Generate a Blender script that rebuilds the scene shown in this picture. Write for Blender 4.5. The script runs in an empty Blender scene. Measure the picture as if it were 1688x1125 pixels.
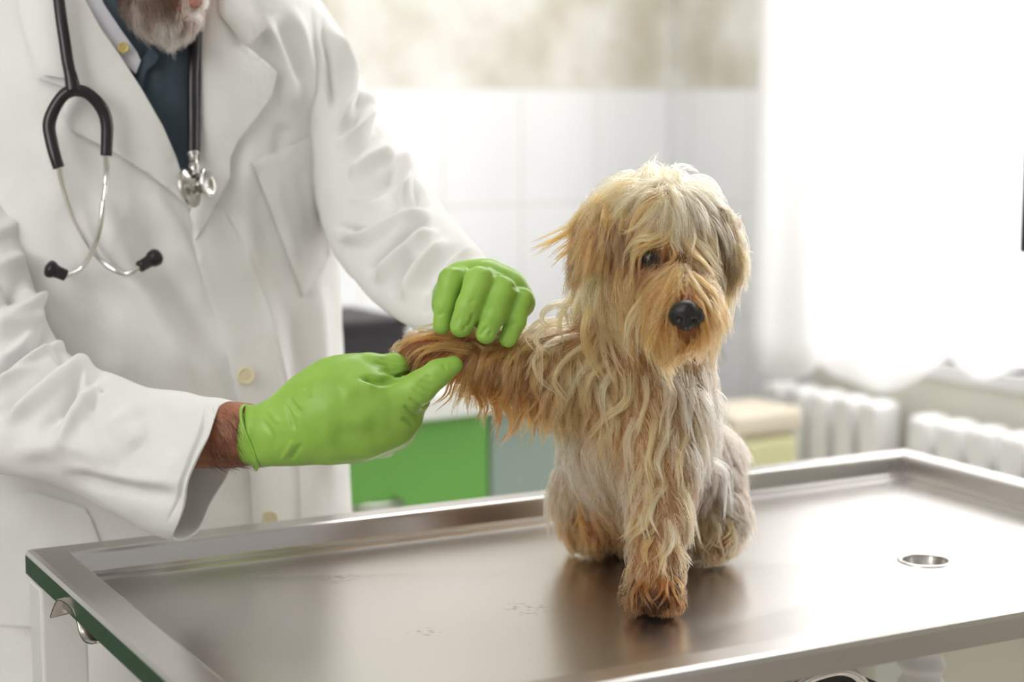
import bpy, math, random
import numpy as np
from mathutils import Vector, Matrix
from mathutils.bvhtree import BVHTree
from mathutils.geometry import delaunay_2d_cdt

SC = bpy.context.scene
COL = SC.collection
random.seed(4)
RNG = np.random.default_rng(7)

# ------------------------------------------------------------------ camera
F = 3000.0                      # focal length in pixels of the 1688 x 1125 frame
PITCH = math.radians(7.5)
CAM = np.array([0.0, 0.0, 1.34])
RIGHT = np.array([1.0, 0, 0])
FWD = np.array([0, math.cos(PITCH), -math.sin(PITCH)])
DOWN = np.array([0, -math.sin(PITCH), -math.cos(PITCH)])
BASIS = np.stack([RIGHT, DOWN, FWD])          # rows
cd = bpy.data.cameras.new('camera')
cam = bpy.data.objects.new('camera', cd)
COL.objects.link(cam)
cam.location = CAM
cam.rotation_euler = (math.pi / 2 - PITCH, 0, 0)
cd.sensor_width = 36.0
cd.lens = 36.0 * F / 1688.0
cd.clip_end = 60
cd.dof.use_dof = True
cd.dof.focus_distance = 1.68
cd.dof.aperture_fstop = 3.2
SC.camera = cam

# ------------------------------------------------------------------ light
SC.view_settings.view_transform = 'Standard'
SC.view_settings.look = 'None'
SC.view_settings.gamma = 1.0
SC.view_settings.use_curve_mapping = False
SC.view_settings.exposure = 0.22
w = bpy.data.worlds.new('world')
SC.world = w
w.use_nodes = True
bg = w.node_tree.nodes['Background']
bg.inputs[0].default_value = (1.0, 0.995, 0.985, 1)
bg.inputs[1].default_value = 0.43


def area_lamp(name, loc, target, sx, sy, power, color=(1, 1, 1)):
    l = bpy.data.lights.new(name, 'AREA')
    l.shape = 'RECTANGLE'
    l.size, l.size_y, l.energy, l.color = sx, sy, power, color
    o = bpy.data.objects.new(name, l)
    COL.objects.link(o)
    o.location = loc
    o.rotation_euler = (Vector(target) - Vector(loc)).to_track_quat('-Z', 'Y').to_euler()
    return o


# room axes: back wall runs along RU, window wall along RV from the far corner
YAW = math.radians(33)
RU = np.array([-math.cos(YAW), -math.sin(YAW), 0])     # leftwards along the back wall
RV = np.array([math.sin(YAW), -math.cos(YAW), 0])      # toward the camera along the window wall
CORNER = np.array([0.358, 4.2, 0.0])


def R(u, v, z):
    return CORNER + RU * u + RV * v + np.array([0, 0, z])


area_lamp('window_daylight', R(-0.55, 1.5, 1.75), R(1.5, 1.6, 0.9), 2.0, 1.7, 72, (1.0, 0.98, 0.96))
area_lamp('side_window_daylight', R(3.8, 2.3, 1.7), R(1.9, 1.9, 0.9), 1.3, 1.2, 22, (1.0, 0.995, 0.985))
area_lamp('ceiling_lamp_light', (-0.7, 0.6, 2.62), (-0.25, 1.7, 0.9), 1.2, 0.6, 7, (1.0, 0.96, 0.9))
area_lamp('ceiling_lamp_light', (0.45, 3.0, 2.62), (0.45, 3.0, 0.9), 1.2, 0.4, 20, (1.0, 0.985, 0.97))


# ------------------------------------------------------------------ helpers
def lin(c):
    out = []
    for v in c[:3]:
        v = v / 255.0
        out.append(v / 12.92 if v <= 0.04045 else ((v + 0.055) / 1.055) ** 2.4)
    return tuple(out)


def C(px, py, d):
    """pixel and depth -> camera-aligned metres"""
    return np.array([(px - 844.0) / F * d, (py - 562.5) / F * d, d])


def W(c):
    """camera-aligned metres -> world"""
    return CAM + np.asarray(c, float) @ BASIS


def P(px, py, d):
    return W(C(px, py, d))


def toC(wp):
    return (np.asarray(wp, float) - CAM) @ BASIS.T


def PX(c):
    c = np.asarray(c, float)
    return np.stack([c[..., 0] / c[..., 2] * F + 844.0, c[..., 1] / c[..., 2] * F + 562.5], -1)


def on_z(px, py, z):
    """point of the horizontal plane z seen at a pixel"""
    r = np.array([(px - 844.0) / F, (py - 562.5) / F, 1.0]) @ BASIS
    return CAM + r * ((z - CAM[2]) / r[2])


def tag(o, label=None, cat=None, group=None, kind=None):
    if label: o['label'] = label
    if cat: o['category'] = cat
    if group: o['group'] = group
    if kind: o['kind'] = kind
    return o


def empty(name, loc, label=None, cat=None, group=None):
    o = bpy.data.objects.new(name, None)
    o.empty_display_size = 0.05
    COL.objects.link(o)
    o.location = loc
    return tag(o, label, cat, group)


def mesh_obj(name, verts, faces, mat, parent=None, smooth=True):
    """verts in world coordinates; the mesh is stored relative to its parent"""
    me = bpy.data.meshes.new(name)
    v = np.asarray(verts, float)
    off = np.zeros(3)
    if parent is not None:
        p = parent
        while p is not None:
            off = off + np.array(p.location)
            p = p.parent
    v = v - off
    me.from_pydata(v.tolist(), [], [tuple(int(i) for i in f) for f in faces])
    me.update()
    if smooth:
        me.polygons.foreach_set('use_smooth', [True] * len(me.polygons))
    o = bpy.data.objects.new(name, me)
    COL.objects.link(o)
    if mat is not None:
        me.materials.append(mat)
    if parent is not None:
        o.parent = parent
    return o


def fix_normals(o):
    import bmesh
    bm = bmesh.new()
    bm.from_mesh(o.data)
    bmesh.ops.recalc_face_normals(bm, faces=bm.faces)
    bm.to_mesh(o.data)
    bm.free()
    return o


def bevel(o, width, seg=2, angle=35):
    m = o.modifiers.new('bevel', 'BEVEL')
    m.width, m.segments, m.limit_method = width, seg, 'ANGLE'
    m.angle_limit = math.radians(angle)
    m.harden_normals = False
    return o


class MB:
    """collects boxes, prisms and tubes into one mesh"""

    def __init__(s):
        s.v, s.f = [], []

    def add(s, v, f):
        b = len(s.v)
        s.v.extend([list(map(float, p)) for p in v])
        s.f.extend([tuple(b + i for i in q) for q in f])
        return s

    def box(s, o, a, b, c):
        """corner o, edge vectors a, b, c"""
        o, a, b, c = map(lambda x: np.asarray(x, float), (o, a, b, c))
        v = [o, o + a, o + a + b, o + b, o + c, o + a + c, o + a + b + c, o + b + c]
        return s.add(v, [(0, 3, 2, 1), (4, 5, 6, 7), (0, 1, 5, 4), (1, 2, 6, 5), (2, 3, 7, 6), (3, 0, 4, 7)])

    def tube(s, pts, rad, n=16, cap=True, up=None):
        pts = np.asarray(pts, float)
        m = len(pts)
        rad = np.broadcast_to(np.asarray(rad, float), (m,)) if np.ndim(rad) <= 1 else rad
        t = np.gradient(pts, axis=0)
        t /= np.linalg.norm(t, axis=1, keepdims=True) + 1e-12
        ref = np.array([0, 0, 1.0]) if abs(t[0][2]) < 0.9 else np.array([1.0, 0, 0])
        u = np.cross(t[0], ref); u /= np.linalg.norm(u)
        V = []
        for i in range(m):
            u = u - t[i] * (u @ t[i]); u /= np.linalg.norm(u)
            w_ = np.cross(t[i], u)
            for k in range(n):
                a = 2 * math.pi * k / n
                V.append(pts[i] + rad[i] * (math.cos(a) * u + math.sin(a) * w_))
        Fc = []
        for i in range(m - 1):
            for k in range(n):
                k2 = (k + 1) % n
                Fc.append((i * n + k, i * n + k2, (i + 1) * n + k2, (i + 1) * n + k))
        if cap:
            Fc.append(tuple(range(n - 1, -1, -1)))
            Fc.append(tuple((m - 1) * n + k for k in range(n)))
        return s.add(V, Fc)

    def build(s, name, mat, parent=None, smooth=False):
        return fix_normals(mesh_obj(name, s.v, s.f, mat, parent, smooth))


def spline(pts, n):
    """Catmull-Rom through pts (m x k), n samples"""
    p = np.asarray(pts, float)
    d = np.r_[0, np.cumsum(np.linalg.norm(np.diff(p[:, :min(3, p.shape[1])], axis=0), axis=1) ** 0.5 + 1e-9)]
    q = np.linspace(0, d[-1], n)
    m = np.gradient(p, d, axis=0)
    i = np.clip(np.searchsorted(d, q, side='right') - 1, 0, len(p) - 2)
    h = (d[i + 1] - d[i])[:, None]
    t = ((q - d[i]) / h[:, 0])[:, None]
    return ((2 * t**3 - 3 * t**2 + 1) * p[i] + (t**3 - 2 * t**2 + t) * h * m[i]
            + (-2 * t**3 + 3 * t**2) * p[i + 1] + (t**3 - t**2) * h * m[i + 1])


def vnoise(p, seed=0):
    """smooth value noise, p (n,3)"""
    p = np.asarray(p, float)
    i = np.floor(p).astype(np.int64)
    f = p - i
    f = f * f * (3 - 2 * f)

    def hsh(a):
        x = (a[:, 0] * 73856093) ^ (a[:, 1] * 19349663) ^ (a[:, 2] * 83492791) ^ (seed * 2654435761)
        x = (x ^ (x >> 13)) * 1274126177 & 0x7fffffff
        x = (x ^ (x >> 16)) & 0xffff
        return x / 65535.0
    r = 0
    for a in (0, 1):
        for b in (0, 1):
            for c in (0, 1):
                wt = (f[:, 0] if a else 1 - f[:, 0]) * (f[:, 1] if b else 1 - f[:, 1]) * (f[:, 2] if c else 1 - f[:, 2])
                r = r + wt * hsh(i + np.array([a, b, c]))
    return r * 2 - 1


def seg_dist(p, a, b):
    ab = b - a
    t = np.clip(((p - a) @ ab) / (ab @ ab + 1e-12), 0, 1)
    return np.linalg.norm(p - a - t[:, None] * ab, axis=1), t


def poly_dist(p, line):
    """signed-ish distance to polyline in pixels, and parameter 0..1 along it"""
    line = np.asarray(line, float)
    L = np.r_[0, np.cumsum(np.linalg.norm(np.diff(line, axis=0), axis=1))]
    best = np.full(len(p), 1e9); par = np.zeros(len(p)); side = np.zeros(len(p))
    for i in range(len(line) - 1):
        d, t = seg_dist(p, line[i], line[i + 1])
        m = d < best
        best[m] = d[m]
        par[m] = (L[i] + t[m] * (L[i + 1] - L[i])) / L[-1]
        ab = line[i + 1] - line[i]
        side[m] = np.sign(ab[0] * (p[m, 1] - line[i, 1]) - ab[1] * (p[m, 0] - line[i, 0]))
    return best, par, side


GAIN = [1.0, 1.0]


def fold_disp(cpts, ncam, folds):
    """metres of displacement from cloth folds; folds: (polyline, width px, height m, [sharp])"""
    px = PX(cpts)
    out = np.zeros(len(px))
    front = np.clip((-ncam[:, 2] + 0.15) / 0.4, 0, 1)
    for fd in folds:
        line, wd, ht = fd[:3]
        sharp = fd[3] if len(fd) > 3 else 0
        ln = np.asarray(line, float)
        lo, hi = ln.min(0) - 4 * wd, ln.max(0) + 4 * wd
        idx = np.nonzero(((px > lo) & (px < hi)).all(1))[0]
        if not len(idx):
            continue
        if len(ln) > 2:
            ln = spline(ln, 24)
        d, t, s = poly_dist(px[idx], ln)
        e = np.clip(np.minimum(t, 1 - t) / 0.25, 0, 1)
        e = e * e * (3 - 2 * e)
        if sharp:      # asymmetric fold: steep on one side
            ww = np.where(s * sharp > 0, wd * 0.35, wd)
        else:
            ww = wd
        out[idx] += GAIN[0] * ht * e * np.exp(-(d / (ww * GAIN[1])) ** 2)
    return out * front


# ---- signed distance modelling in camera-aligned metres
def smin(a, b, k):
    h = np.clip(0.5 + 0.5 * (b - a) / k, 0, 1)
    return b * (1 - h) + a * h - k * h * (1 - h)


def sdf_mesh(chains, h, k=0.01, zscale=1.0, pad=0.02, smooth=2):
    """chains: list of (points [(x,y,z,r)...] camera metres, k or None). Returns verts (camera metres), quads"""
    allp = np.array([p for ch in chains for p in ch[0]], float)
    lo = (allp[:, :3] - allp[:, 3:4] * np.array([1, 1, 1 / zscale]) - pad).min(0)
    hi = (allp[:, :3] + allp[:, 3:4] * np.array([1, 1, 1 / zscale]) + pad).max(0)
    n = np.ceil((hi - lo) / h).astype(int) + 1
    ax = [lo[i] + h * np.arange(n[i]) for i in range(3)]
    D = np.full(n, 1e3, dtype=np.float32)
    S = np.array([1, 1, zscale])
    for ch in chains:
        pts, kk = ch[0], (ch[1] if len(ch) > 1 and ch[1] else k)
        pts = np.array(pts, float)
        if len(pts) == 1:
            pts = np.vstack([pts, pts + np.array([1e-4, 0, 0, 0])])
        for i in range(len(pts) - 1):
            a, b = pts[i], pts[i + 1]
            rm = max(a[3], b[3]) + 4 * kk
            ra = np.array([rm, rm, rm / zscale])
            l = np.maximum(((np.minimum(a[:3], b[:3]) - ra - lo) / h).astype(int), 0)
            u = np.minimum(((np.maximum(a[:3], b[:3]) + ra - lo) / h).astype(int) + 2, n)
            g = np.stack(np.meshgrid(ax[0][l[0]:u[0]], ax[1][l[1]:u[1]], ax[2][l[2]:u[2]], indexing='ij'), -1).astype(np.float32)
            sh = g.shape[:3]
            q = (g * S.astype(np.float32)).reshape(-1, 3)
            A, B = (a[:3] * S), (b[:3] * S)
            ab = B - A
            t = np.clip(((q - A) @ ab) / (ab @ ab + 1e-12), 0, 1)
            d = np.linalg.norm(q - A - t[:, None] * ab, axis=1) - (a[3] + (b[3] - a[3]) * t)
            d = d.reshape(sh).astype(np.float32)
            sl = (slice(l[0], u[0]), slice(l[1], u[1]), slice(l[2], u[2]))
            D[sl] = smin(D[sl], d, kk)
    return surface_nets(D, lo, h, smooth)


def surface_nets(D, lo, h, smooth=2):
    n = np.array(D.shape)
    ins = D < 0
    cs = n - 1
    corner = np.zeros(cs, dtype=np.int8)
    for dx in (0, 1):
        for dy in (0, 1):
            for dz in (0, 1):
                corner += ins[dx:dx + cs[0], dy:dy + cs[1], dz:dz + cs[2]]
    act = (corner > 0) & (corner < 8)
    ids = -np.ones(cs, dtype=np.int64)
    ci = np.argwhere(act)
    ids[act] = np.arange(len(ci))
    acc = np.zeros((len(ci), 3)); cnt = np.zeros(len(ci))
    for a in range(3):
        b, c = [i for i in range(3) if i != a]
        for ob in (0, 1):
            for oc in (0, 1):
                o0 = np.zeros(3, int); o0[b] = ob; o0[c] = oc
                o1 = o0.copy(); o1[a] = 1
                i0 = ci + o0; i1 = ci + o1
                d0 = D[i0[:, 0], i0[:, 1], i0[:, 2]]; d1 = D[i1[:, 0], i1[:, 1], i1[:, 2]]
                m = (d0 < 0) != (d1 < 0)
                t = np.where(m, d0 / np.where(m, d0 - d1, 1), 0)
                p = o0[None, :].repeat(len(ci), 0).astype(float)
                p[:, a] = t
                acc[m] += p[m]; cnt[m] += 1
    V = lo + h * (ci + acc / cnt[:, None])
    quads = []
    for a in range(3):
        b, c = (a + 1) % 3, (a + 2) % 3
        s0 = [slice(None)] * 3; s1 = [slice(None)] * 3
        s0[a] = slice(0, -1); s1[a] = slice(1, None)
        A, B = ins[tuple(s0)], ins[tuple(s1)]
        e = np.argwhere(A != B)
        m = (e[:, b] > 0) & (e[:, c] > 0) & (e[:, b] < cs[b]) & (e[:, c] < cs[c])
        e = e[m]
        fl = A[e[:, 0], e[:, 1], e[:, 2]]
        def idx(ob, oc):
            q = e.copy(); q[:, b] -= ob; q[:, c] -= oc
            return ids[q[:, 0], q[:, 1], q[:, 2]]
        q = np.stack([idx(1, 1), idx(0, 1), idx(0, 0), idx(1, 0)], 1)
        q[~fl] = q[~fl][:, ::-1]
        quads.append(q)
    Q = np.concatenate(quads)
    V = laplace(V, Q, smooth)
    return V, Q


def laplace(V, Q, it, lam=0.5):
    E = np.concatenate([Q[:, [i, (i + 1) % Q.shape[1]]] for i in range(Q.shape[1])])
    for _ in range(it):
        s = np.zeros_like(V); c = np.zeros(len(V))
        for a, b in ((0, 1), (1, 0)):
            for k in range(3):
                s[:, k] += np.bincount(E[:, a], weights=V[E[:, b], k], minlength=len(V))
            c += np.bincount(E[:, a], minlength=len(V))
        V = V + lam * (s / np.maximum(c, 1)[:, None] - V)
    return V


def vert_normals(V, Q):
    Q = np.asarray(Q)
    if Q.shape[1] == 4:
        n = np.cross(V[Q[:, 2]] - V[Q[:, 0]], V[Q[:, 3]] - V[Q[:, 1]])
    else:
        n = np.cross(V[Q[:, 1]] - V[Q[:, 0]], V[Q[:, 2]] - V[Q[:, 0]])
    out = np.zeros_like(V)
    for i in range(Q.shape[1]):
        for k in range(3):
            out[:, k] += np.bincount(Q[:, i], weights=n[:, k], minlength=len(V))
    return out / (np.linalg.norm(out, axis=1, keepdims=True) + 1e-12)


def pxchain(pts):
    """[(px, py, depth, radius px)] -> camera metres chain"""
    return [tuple(C(x, y, d)) + (r * d / F,) for x, y, d, r in pts]


def inside_poly(p, poly):
    poly = np.asarray(poly, float)
    x, y = p[:, 0], p[:, 1]
    c = np.zeros(len(p), bool)
    j = len(poly) - 1
    for i in range(len(poly)):
        xi, yi = poly[i]; xj, yj = poly[j]
        hit = ((yi > y) != (yj > y)) & (x < (xj - xi) * (y - yi) / (yj - yi + 1e-12) + xi)
        c ^= hit
        j = i
    return c


# ------------------------------------------------------------------ materials
def mat(name, color, rough=0.6, metal=0.0, **kw):
    m = bpy.data.materials.new(name)
    m.use_nodes = True
    b = m.node_tree.nodes['Principled BSDF']
    b.inputs['Base Color'].default_value = (*color, 1)
    b.inputs['Roughness'].default_value = rough
    b.inputs['Metallic'].default_value = metal
    for k, v in kw.items():
        b.inputs[k].default_value = v
    return m


def N(m, typ, **kw):
    n = m.node_tree.nodes.new(typ)
    for k, v in kw.items():
        setattr(n, k, v)
    return n


def L(m, a, b):
    m.node_tree.links.new(a, b)


def bsdf(m):
    return m.node_tree.nodes['Principled BSDF']


def coords(m, scale=(1, 1, 1), rotz=0.0):
    tc = N(m, 'ShaderNodeTexCoord')
    mp = N(m, 'ShaderNodeMapping')
    mp.inputs['Scale'].default_value = scale
    mp.inputs['Rotation'].default_value = (0, 0, rotz)
    L(m, tc.outputs['Object'], mp.inputs['Vector'])
    return mp.outputs['Vector']


def noise_bump(m, scale, strength, dist=0.002, detail=4.0, stretch=(1, 1, 1), chain=None):
    n = N(m, 'ShaderNodeTexNoise')
    n.inputs['Scale'].default_value = scale
    n.inputs['Detail'].default_value = detail
    L(m, coords(m, stretch), n.inputs['Vector'])
    b = N(m, 'ShaderNodeBump')
    b.inputs['Strength'].default_value = strength
    b.inputs['Distance'].default_value = dist
    L(m, n.outputs['Fac'], b.inputs['Height'])
    if chain is not None:
        L(m, chain, b.inputs['Normal'])
    return b.outputs['Normal']


def noise_color(m, scale, c1, c2, lo=0.35, hi=0.65, detail=5.0, stretch=(1, 1, 1), rotz=0.0):
    n = N(m, 'ShaderNodeTexNoise')
    n.inputs['Scale'].default_value = scale
    n.inputs['Detail'].default_value = detail
    L(m, coords(m, stretch, rotz), n.inputs['Vector'])
    r = N(m, 'ShaderNodeValToRGB')
    r.color_ramp.elements[0].position = lo
    r.color_ramp.elements[1].position = hi
    r.color_ramp.elements[0].color = (*c1, 1)
    r.color_ramp.elements[1].color = (*c2, 1)
    L(m, n.outputs['Fac'], r.inputs['Fac'])
    return r.outputs['Color'], n.outputs['Fac']


def cloth(name, c1, c2, rough=0.9, weave=900):
    m = mat(name, c1, rough)
    col, _ = noise_color(m, 9, c1, c2)
    L(m, col, bsdf(m).inputs['Base Color'])
    a = noise_bump(m, 26, 0.35, 0.006, 4)
    b = noise_bump(m, weave, 0.18, 0.0006, 2, chain=a)
    L(m, b, bsdf(m).inputs['Normal'])
    bsdf(m).inputs['Sheen Weight'].default_value = 0.15
    return m


M = {}
M['coat'] = cloth('white_cotton', (0.80, 0.80, 0.79), (0.75, 0.75, 0.735))
M['coat_inner'] = cloth('white_cotton_lining', (0.72, 0.73, 0.73), (0.68, 0.69, 0.69))
M['shirt'] = cloth('slate_blue_cotton', lin((78, 94, 106)), lin((66, 80, 92)))
M['shirt_light'] = cloth('pale_lavender_cotton', lin((214, 214, 222)), lin((200, 200, 210)))
M['trousers'] = cloth('dark_trousers', (0.03, 0.035, 0.05), (0.02, 0.025, 0.035))
M['shoe'] = mat('black_leather', (0.02, 0.02, 0.02), 0.4)
M['button'] = mat('ivory_plastic', lin((226, 217, 186)), 0.35)
M['button_yellow'] = mat('yellowed_plastic', lin((196, 178, 110)), 0.35)
M['black_rubber'] = mat('black_rubber', (0.012, 0.010, 0.012), 0.28)
M['chrome'] = mat('chrome_tube', (0.78, 0.78, 0.76), 0.16, 1.0)
M['pewter'] = mat('brushed_chestpiece_steel', (0.46, 0.45, 0.42), 0.24, 1.0)
M['grey_rubber'] = mat('grey_rubber', (0.16, 0.16, 0.15), 0.4)

# nitrile glove
m = mat('green_nitrile', lin((146, 188, 76)), 0.42)
col, fac = noise_color(m, 22, lin((138, 182, 70)), lin((160, 202, 90)), 0.3, 0.7)
L(m, col, bsdf(m).inputs['Base Color'])
bsdf(m).inputs['Subsurface Weight'].default_value = 0.12
bsdf(m).inputs['Subsurface Radius'].default_value = (0.004, 0.006, 0.002)
bsdf(m).inputs['Specular IOR Level'].default_value = 0.4
b1 = noise_bump(m, 60, 0.10, 0.002, 3)
b2 = noise_bump(m, 700, 0.12, 0.0005, 2, chain=b1)
L(m, b2, bsdf(m).inputs['Normal'])
M['glove'] = m

# skin
m = mat('skin', lin((176, 118, 88)), 0.5)
col, _ = noise_color(m, 60, lin((142, 88, 62)), lin((172, 114, 84)), 0.3, 0.7)
L(m, col, bsdf(m).inputs['Base Color'])
bsdf(m).inputs['Subsurface Weight'].default_value = 0.15
bsdf(m).inputs['Subsurface Radius'].default_value = (0.008, 0.004, 0.002)
L(m, noise_bump(m, 300, 0.3, 0.001, 4), bsdf(m).inputs['Normal'])
M['skin'] = m
M['eye_white'] = mat('eye_white', (.55, .52, .49), .2)
M['lip'] = mat('lip', lin((158, 100, 88)), 0.5)

# brushed stainless steel
def steel(name, c, r0, r1, aniso=0.4, rot=0.0, bump=0.04):
    m = mat(name, c, r0, 1.0)
    bsdf(m).inputs['Anisotropic'].default_value = aniso
    n = N(m, 'ShaderNodeTexNoise')
    n.inputs['Scale'].default_value = 9
    n.inputs['Detail'].default_value = 2
    L(m, coords(m, (1, 1, 1), rot), n.inputs['Vector'])
    mr = N(m, 'ShaderNodeMapRange')
    mr.inputs['To Min'].default_value = r0
    mr.inputs['To Max'].default_value = r1
    L(m, n.outputs['Fac'], mr.inputs['Value'])
    L(m, mr.outputs['Result'], bsdf(m).inputs['Roughness'])
    return m


TROT = -math.radians(28.3)
M['steel'] = steel('brushed_stainless_steel', (0.62, 0.60, 0.585), 0.22, 0.30, 0.0, TROT)
M['steel_edge'] = steel('stainless_steel_rim', (0.62, 0.60, 0.585), 0.22, 0.30, 0.0, TROT)
M['white_metal'] = mat('white_enamel', (0.78, 0.79, 0.77), 0.4)
M['white_plastic'] = mat('white_plastic', (0.8, 0.8, 0.8), 0.45)
M['black_plastic'] = mat('black_plastic', (0.012, 0.008, 0.012), 0.5)

# ------------------------------------------------------------------ room shell
Z = np.array([0, 0, 1.0])
ROOM_U, ROOM_V, ROOM_H = 3.9, 5.6, 2.7
BORDER = 1.365


def tile_wall_material():
    m = mat('tiled_wall', (0.8, 0.8, 0.8), 0.3)
    # white tiles below, mottled beige stone tiles above the border line
    stone, f = noise_color(m, 5.5, lin((188, 183, 166)), lin((227, 226, 222)), 0.34, 0.66, 5)
    white, f2 = noise_color(m, 3.0, lin((226, 227, 229)), lin((232, 232, 233)), 0.3, 0.7)
    geo = N(m, 'ShaderNodeNewGeometry')
    sep = N(m, 'ShaderNodeSeparateXYZ')
    L(m, geo.outputs['Position'], sep.inputs[0])
    gt = N(m, 'ShaderNodeMath', operation='GREATER_THAN')
    gt.inputs[1].default_value = BORDER
    L(m, sep.outputs['Z'], gt.inputs[0])
    mx = N(m, 'ShaderNodeMix', data_type='RGBA')
    L(m, gt.outputs[0], mx.inputs[0]); L(m, white, mx.inputs[6]); L(m, stone, mx.inputs[7])
    # joints: u along the wall (object x), z
    tc = N(m, 'ShaderNodeTexCoord')
    sp = N(m, 'ShaderNodeSeparateXYZ')
    L(m, tc.outputs['UV'], sp.inputs[0])
    fac = None
    for ax, per, off in (('X', 0.20, 0.0), ('Y', 0.25, BORDER % 0.25)):
        ad = N(m, 'ShaderNodeMath', operation='SUBTRACT'); ad.inputs[1].default_value = off
        L(m, sp.outputs[ax], ad.inputs[0])
        dv = N(m, 'ShaderNodeMath', operation='DIVIDE'); dv.inputs[1].default_value = per
        L(m, ad.outputs[0], dv.inputs[0])
        fr = N(m, 'ShaderNodeMath', operation='FRACT'); L(m, dv.outputs[0], fr.inputs[0])
        lt = N(m, 'ShaderNodeMath', operation='LESS_THAN'); lt.inputs[1].default_value = 0.004 / per
        L(m, fr.outputs[0], lt.inputs[0])
        if fac is None:
            fac = lt.outputs[0]
        else:
            mxm = N(m, 'ShaderNodeMath', operation='MAXIMUM')
            L(m, fac, mxm.inputs[0]); L(m, lt.outputs[0], mxm.inputs[1]); fac = mxm.outputs[0]
    mj = N(m, 'ShaderNodeMix', data_type='RGBA')
    mj.inputs[7].default_value = (*lin((206, 205, 200)), 1)
    L(m, fac, mj.inputs[0]); L(m, mx.outputs[2], mj.inputs[6])
    L(m, mj.outputs[2], bsdf(m).inputs['Base Color'])
    return m


M['tile'] = tile_wall_material()
M['paint'] = mat('beige_wall_paint', lin((222, 220, 208)), 0.8)
M['ceiling'] = mat('white_ceiling_paint', (0.82, 0.82, 0.8), 0.9)
m = mat('beige_floor_tile', lin((214, 203, 192)), 0.45)
col, _ = noise_color(m, 6, lin((208, 197, 186)), lin((222, 212, 202)))
L(m, col, bsdf(m).inputs['Base Color'])
M['floor'] = m
m = mat('green_dado_wall', (0.1, 0.2, 0.1), 0.5)
geo = N(m, 'ShaderNodeNewGeometry'); sep = N(m, 'ShaderNodeSeparateXYZ'); L(m, geo.outputs['Position'], sep.inputs[0])
gt = N(m, 'ShaderNodeMath', operation='GREATER_THAN'); gt.inputs[1].default_value = 1.0; L(m, sep.outputs['Z'], gt.inputs[0])
mx = N(m, 'ShaderNodeMix', data_type='RGBA'); L(m, gt.outputs[0], mx.inputs[0])
mx.inputs[6].default_value = (*lin((206, 206, 200)), 1); mx.inputs[7].default_value = (*lin((222, 222, 218)), 1)
L(m, mx.outputs[2], bsdf(m).inputs['Base Color'])
M['dado'] = m


def wall_quads(name, org, du, length, holes, thick, mt, height=ROOM_H, z0=0.0):
    """wall slab from org along du with rectangular holes (s0,s1,z0,z1); thick vector points outward"""
    ss = sorted({0.0, length, *[x for h in holes for x in h[:2]]})
    zs = sorted({z0, height, *[x for h in holes for x in h[2:]]})
    b = MB()
    for i in range(len(ss) - 1):
        for j in range(len(zs) - 1):
            cs, cz = (ss[i] + ss[i + 1]) / 2, (zs[j] + zs[j + 1]) / 2
            if any(h[0] < cs < h[1] and h[2] < cz < h[3] for h in holes):
                continue
            b.box(org + du * ss[i] + Z * zs[j], du * (ss[i + 1] - ss[i]), thick, Z * (zs[j + 1] - zs[j]))
    o = b.build(name, mt)
    uv = o.data.uv_layers.new(name='UVMap')
    for lp in o.data.loops:
        co = np.array(o.data.vertices[lp.vertex_index].co) - org
        uv.data[lp.index].uv = (float(co @ du), float(co[2]))
    return tag(o, kind='structure')


WIN = (0.60, 2.60, 0.84, 2.30)
wall_quads('wall_back', R(0, 0, 0), RU, ROOM_U, [], -RV * 0.12, M['tile'])
wall_quads('wall_left', R(ROOM_U, -0.12, 0), RV, ROOM_V + 0.12, [], RU * 0.12, M['dado'])
# window wall: tiled beside the window, painted under it
wr = wall_quads('wall_right', R(0, -0.12, 0), RV, 0.62, [], -RU * 0.15, M['tile'])
wp = wall_quads('wall_right', R(0, 0.5, 0), RV, ROOM_V - 0.5, [(0.1, 2.1, WIN[2], WIN[3])], -RU * 0.15, M['paint'])
b = MB().box(R(ROOM_U + 0.12, -0.12, -0.1), -RU * (ROOM_U + 0.27), RV * (ROOM_V + 0.12), Z * 0.1)
tag(b.build('floor', M['floor']), kind='structure')
b = MB().box(R(ROOM_U + 0.12, -0.12, ROOM_H), -RU * (ROOM_U + 0.27), RV * (ROOM_V + 0.12), Z * 0.1)
tag(b.build('ceiling', M['ceiling']), kind='structure')
M['olive'] = mat('olive_skirting', lin((150, 142, 116)), 0.5)
b = MB().box(R(0.0, 0.0, 0), RV * ROOM_V, RU * 0.015, Z * 0.08)
tag(b.build('baseboard_right', M['olive']), kind='structure')
b = MB().box(R(0.02, 0.0, 0), RU * (ROOM_U - 0.02), RV * 0.015, Z * 0.08)
tag(b.build('baseboard_back', M['olive']), kind='structure')
# window: frame, mullion, glass
wb = MB()
s0, s1, z0, z1 = WIN
fw = 0.06
o_ = lambda s, z: R(-0.10, s, z)
for (a, b_, c, d) in ((s0, s1, z0, z0 + fw), (s0, s1, z1 - fw, z1), (s0, s0 + fw, z0, z1), (s1 - fw, s1, z0, z1), ((s0 + s1) / 2 - 0.04, (s0 + s1) / 2 + 0.04, z0, z1)):
    wb.box(o_(a, c), RV * (b_ - a), -RU * 0.05, Z * (d - c))
wf = tag(wb.build('window_1', M['white_plastic']), kind='structure')
gm = bpy.data.materials.new('window_glass'); gm.use_nodes = True
nt = gm.node_tree; nt.nodes.remove(nt.nodes['Principled BSDF'])
tr = nt.nodes.new('ShaderNodeBsdfTransparent'); gl = nt.nodes.new('ShaderNodeBsdfGlossy'); gl.inputs['Roughness'].default_value = 0.02
mixs = nt.nodes.new('ShaderNodeMixShader'); mixs.inputs[0].default_value = 0.06
nt.links.new(tr.outputs[0], mixs.inputs[1]); nt.links.new(gl.outputs[0], mixs.inputs[2])
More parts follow.
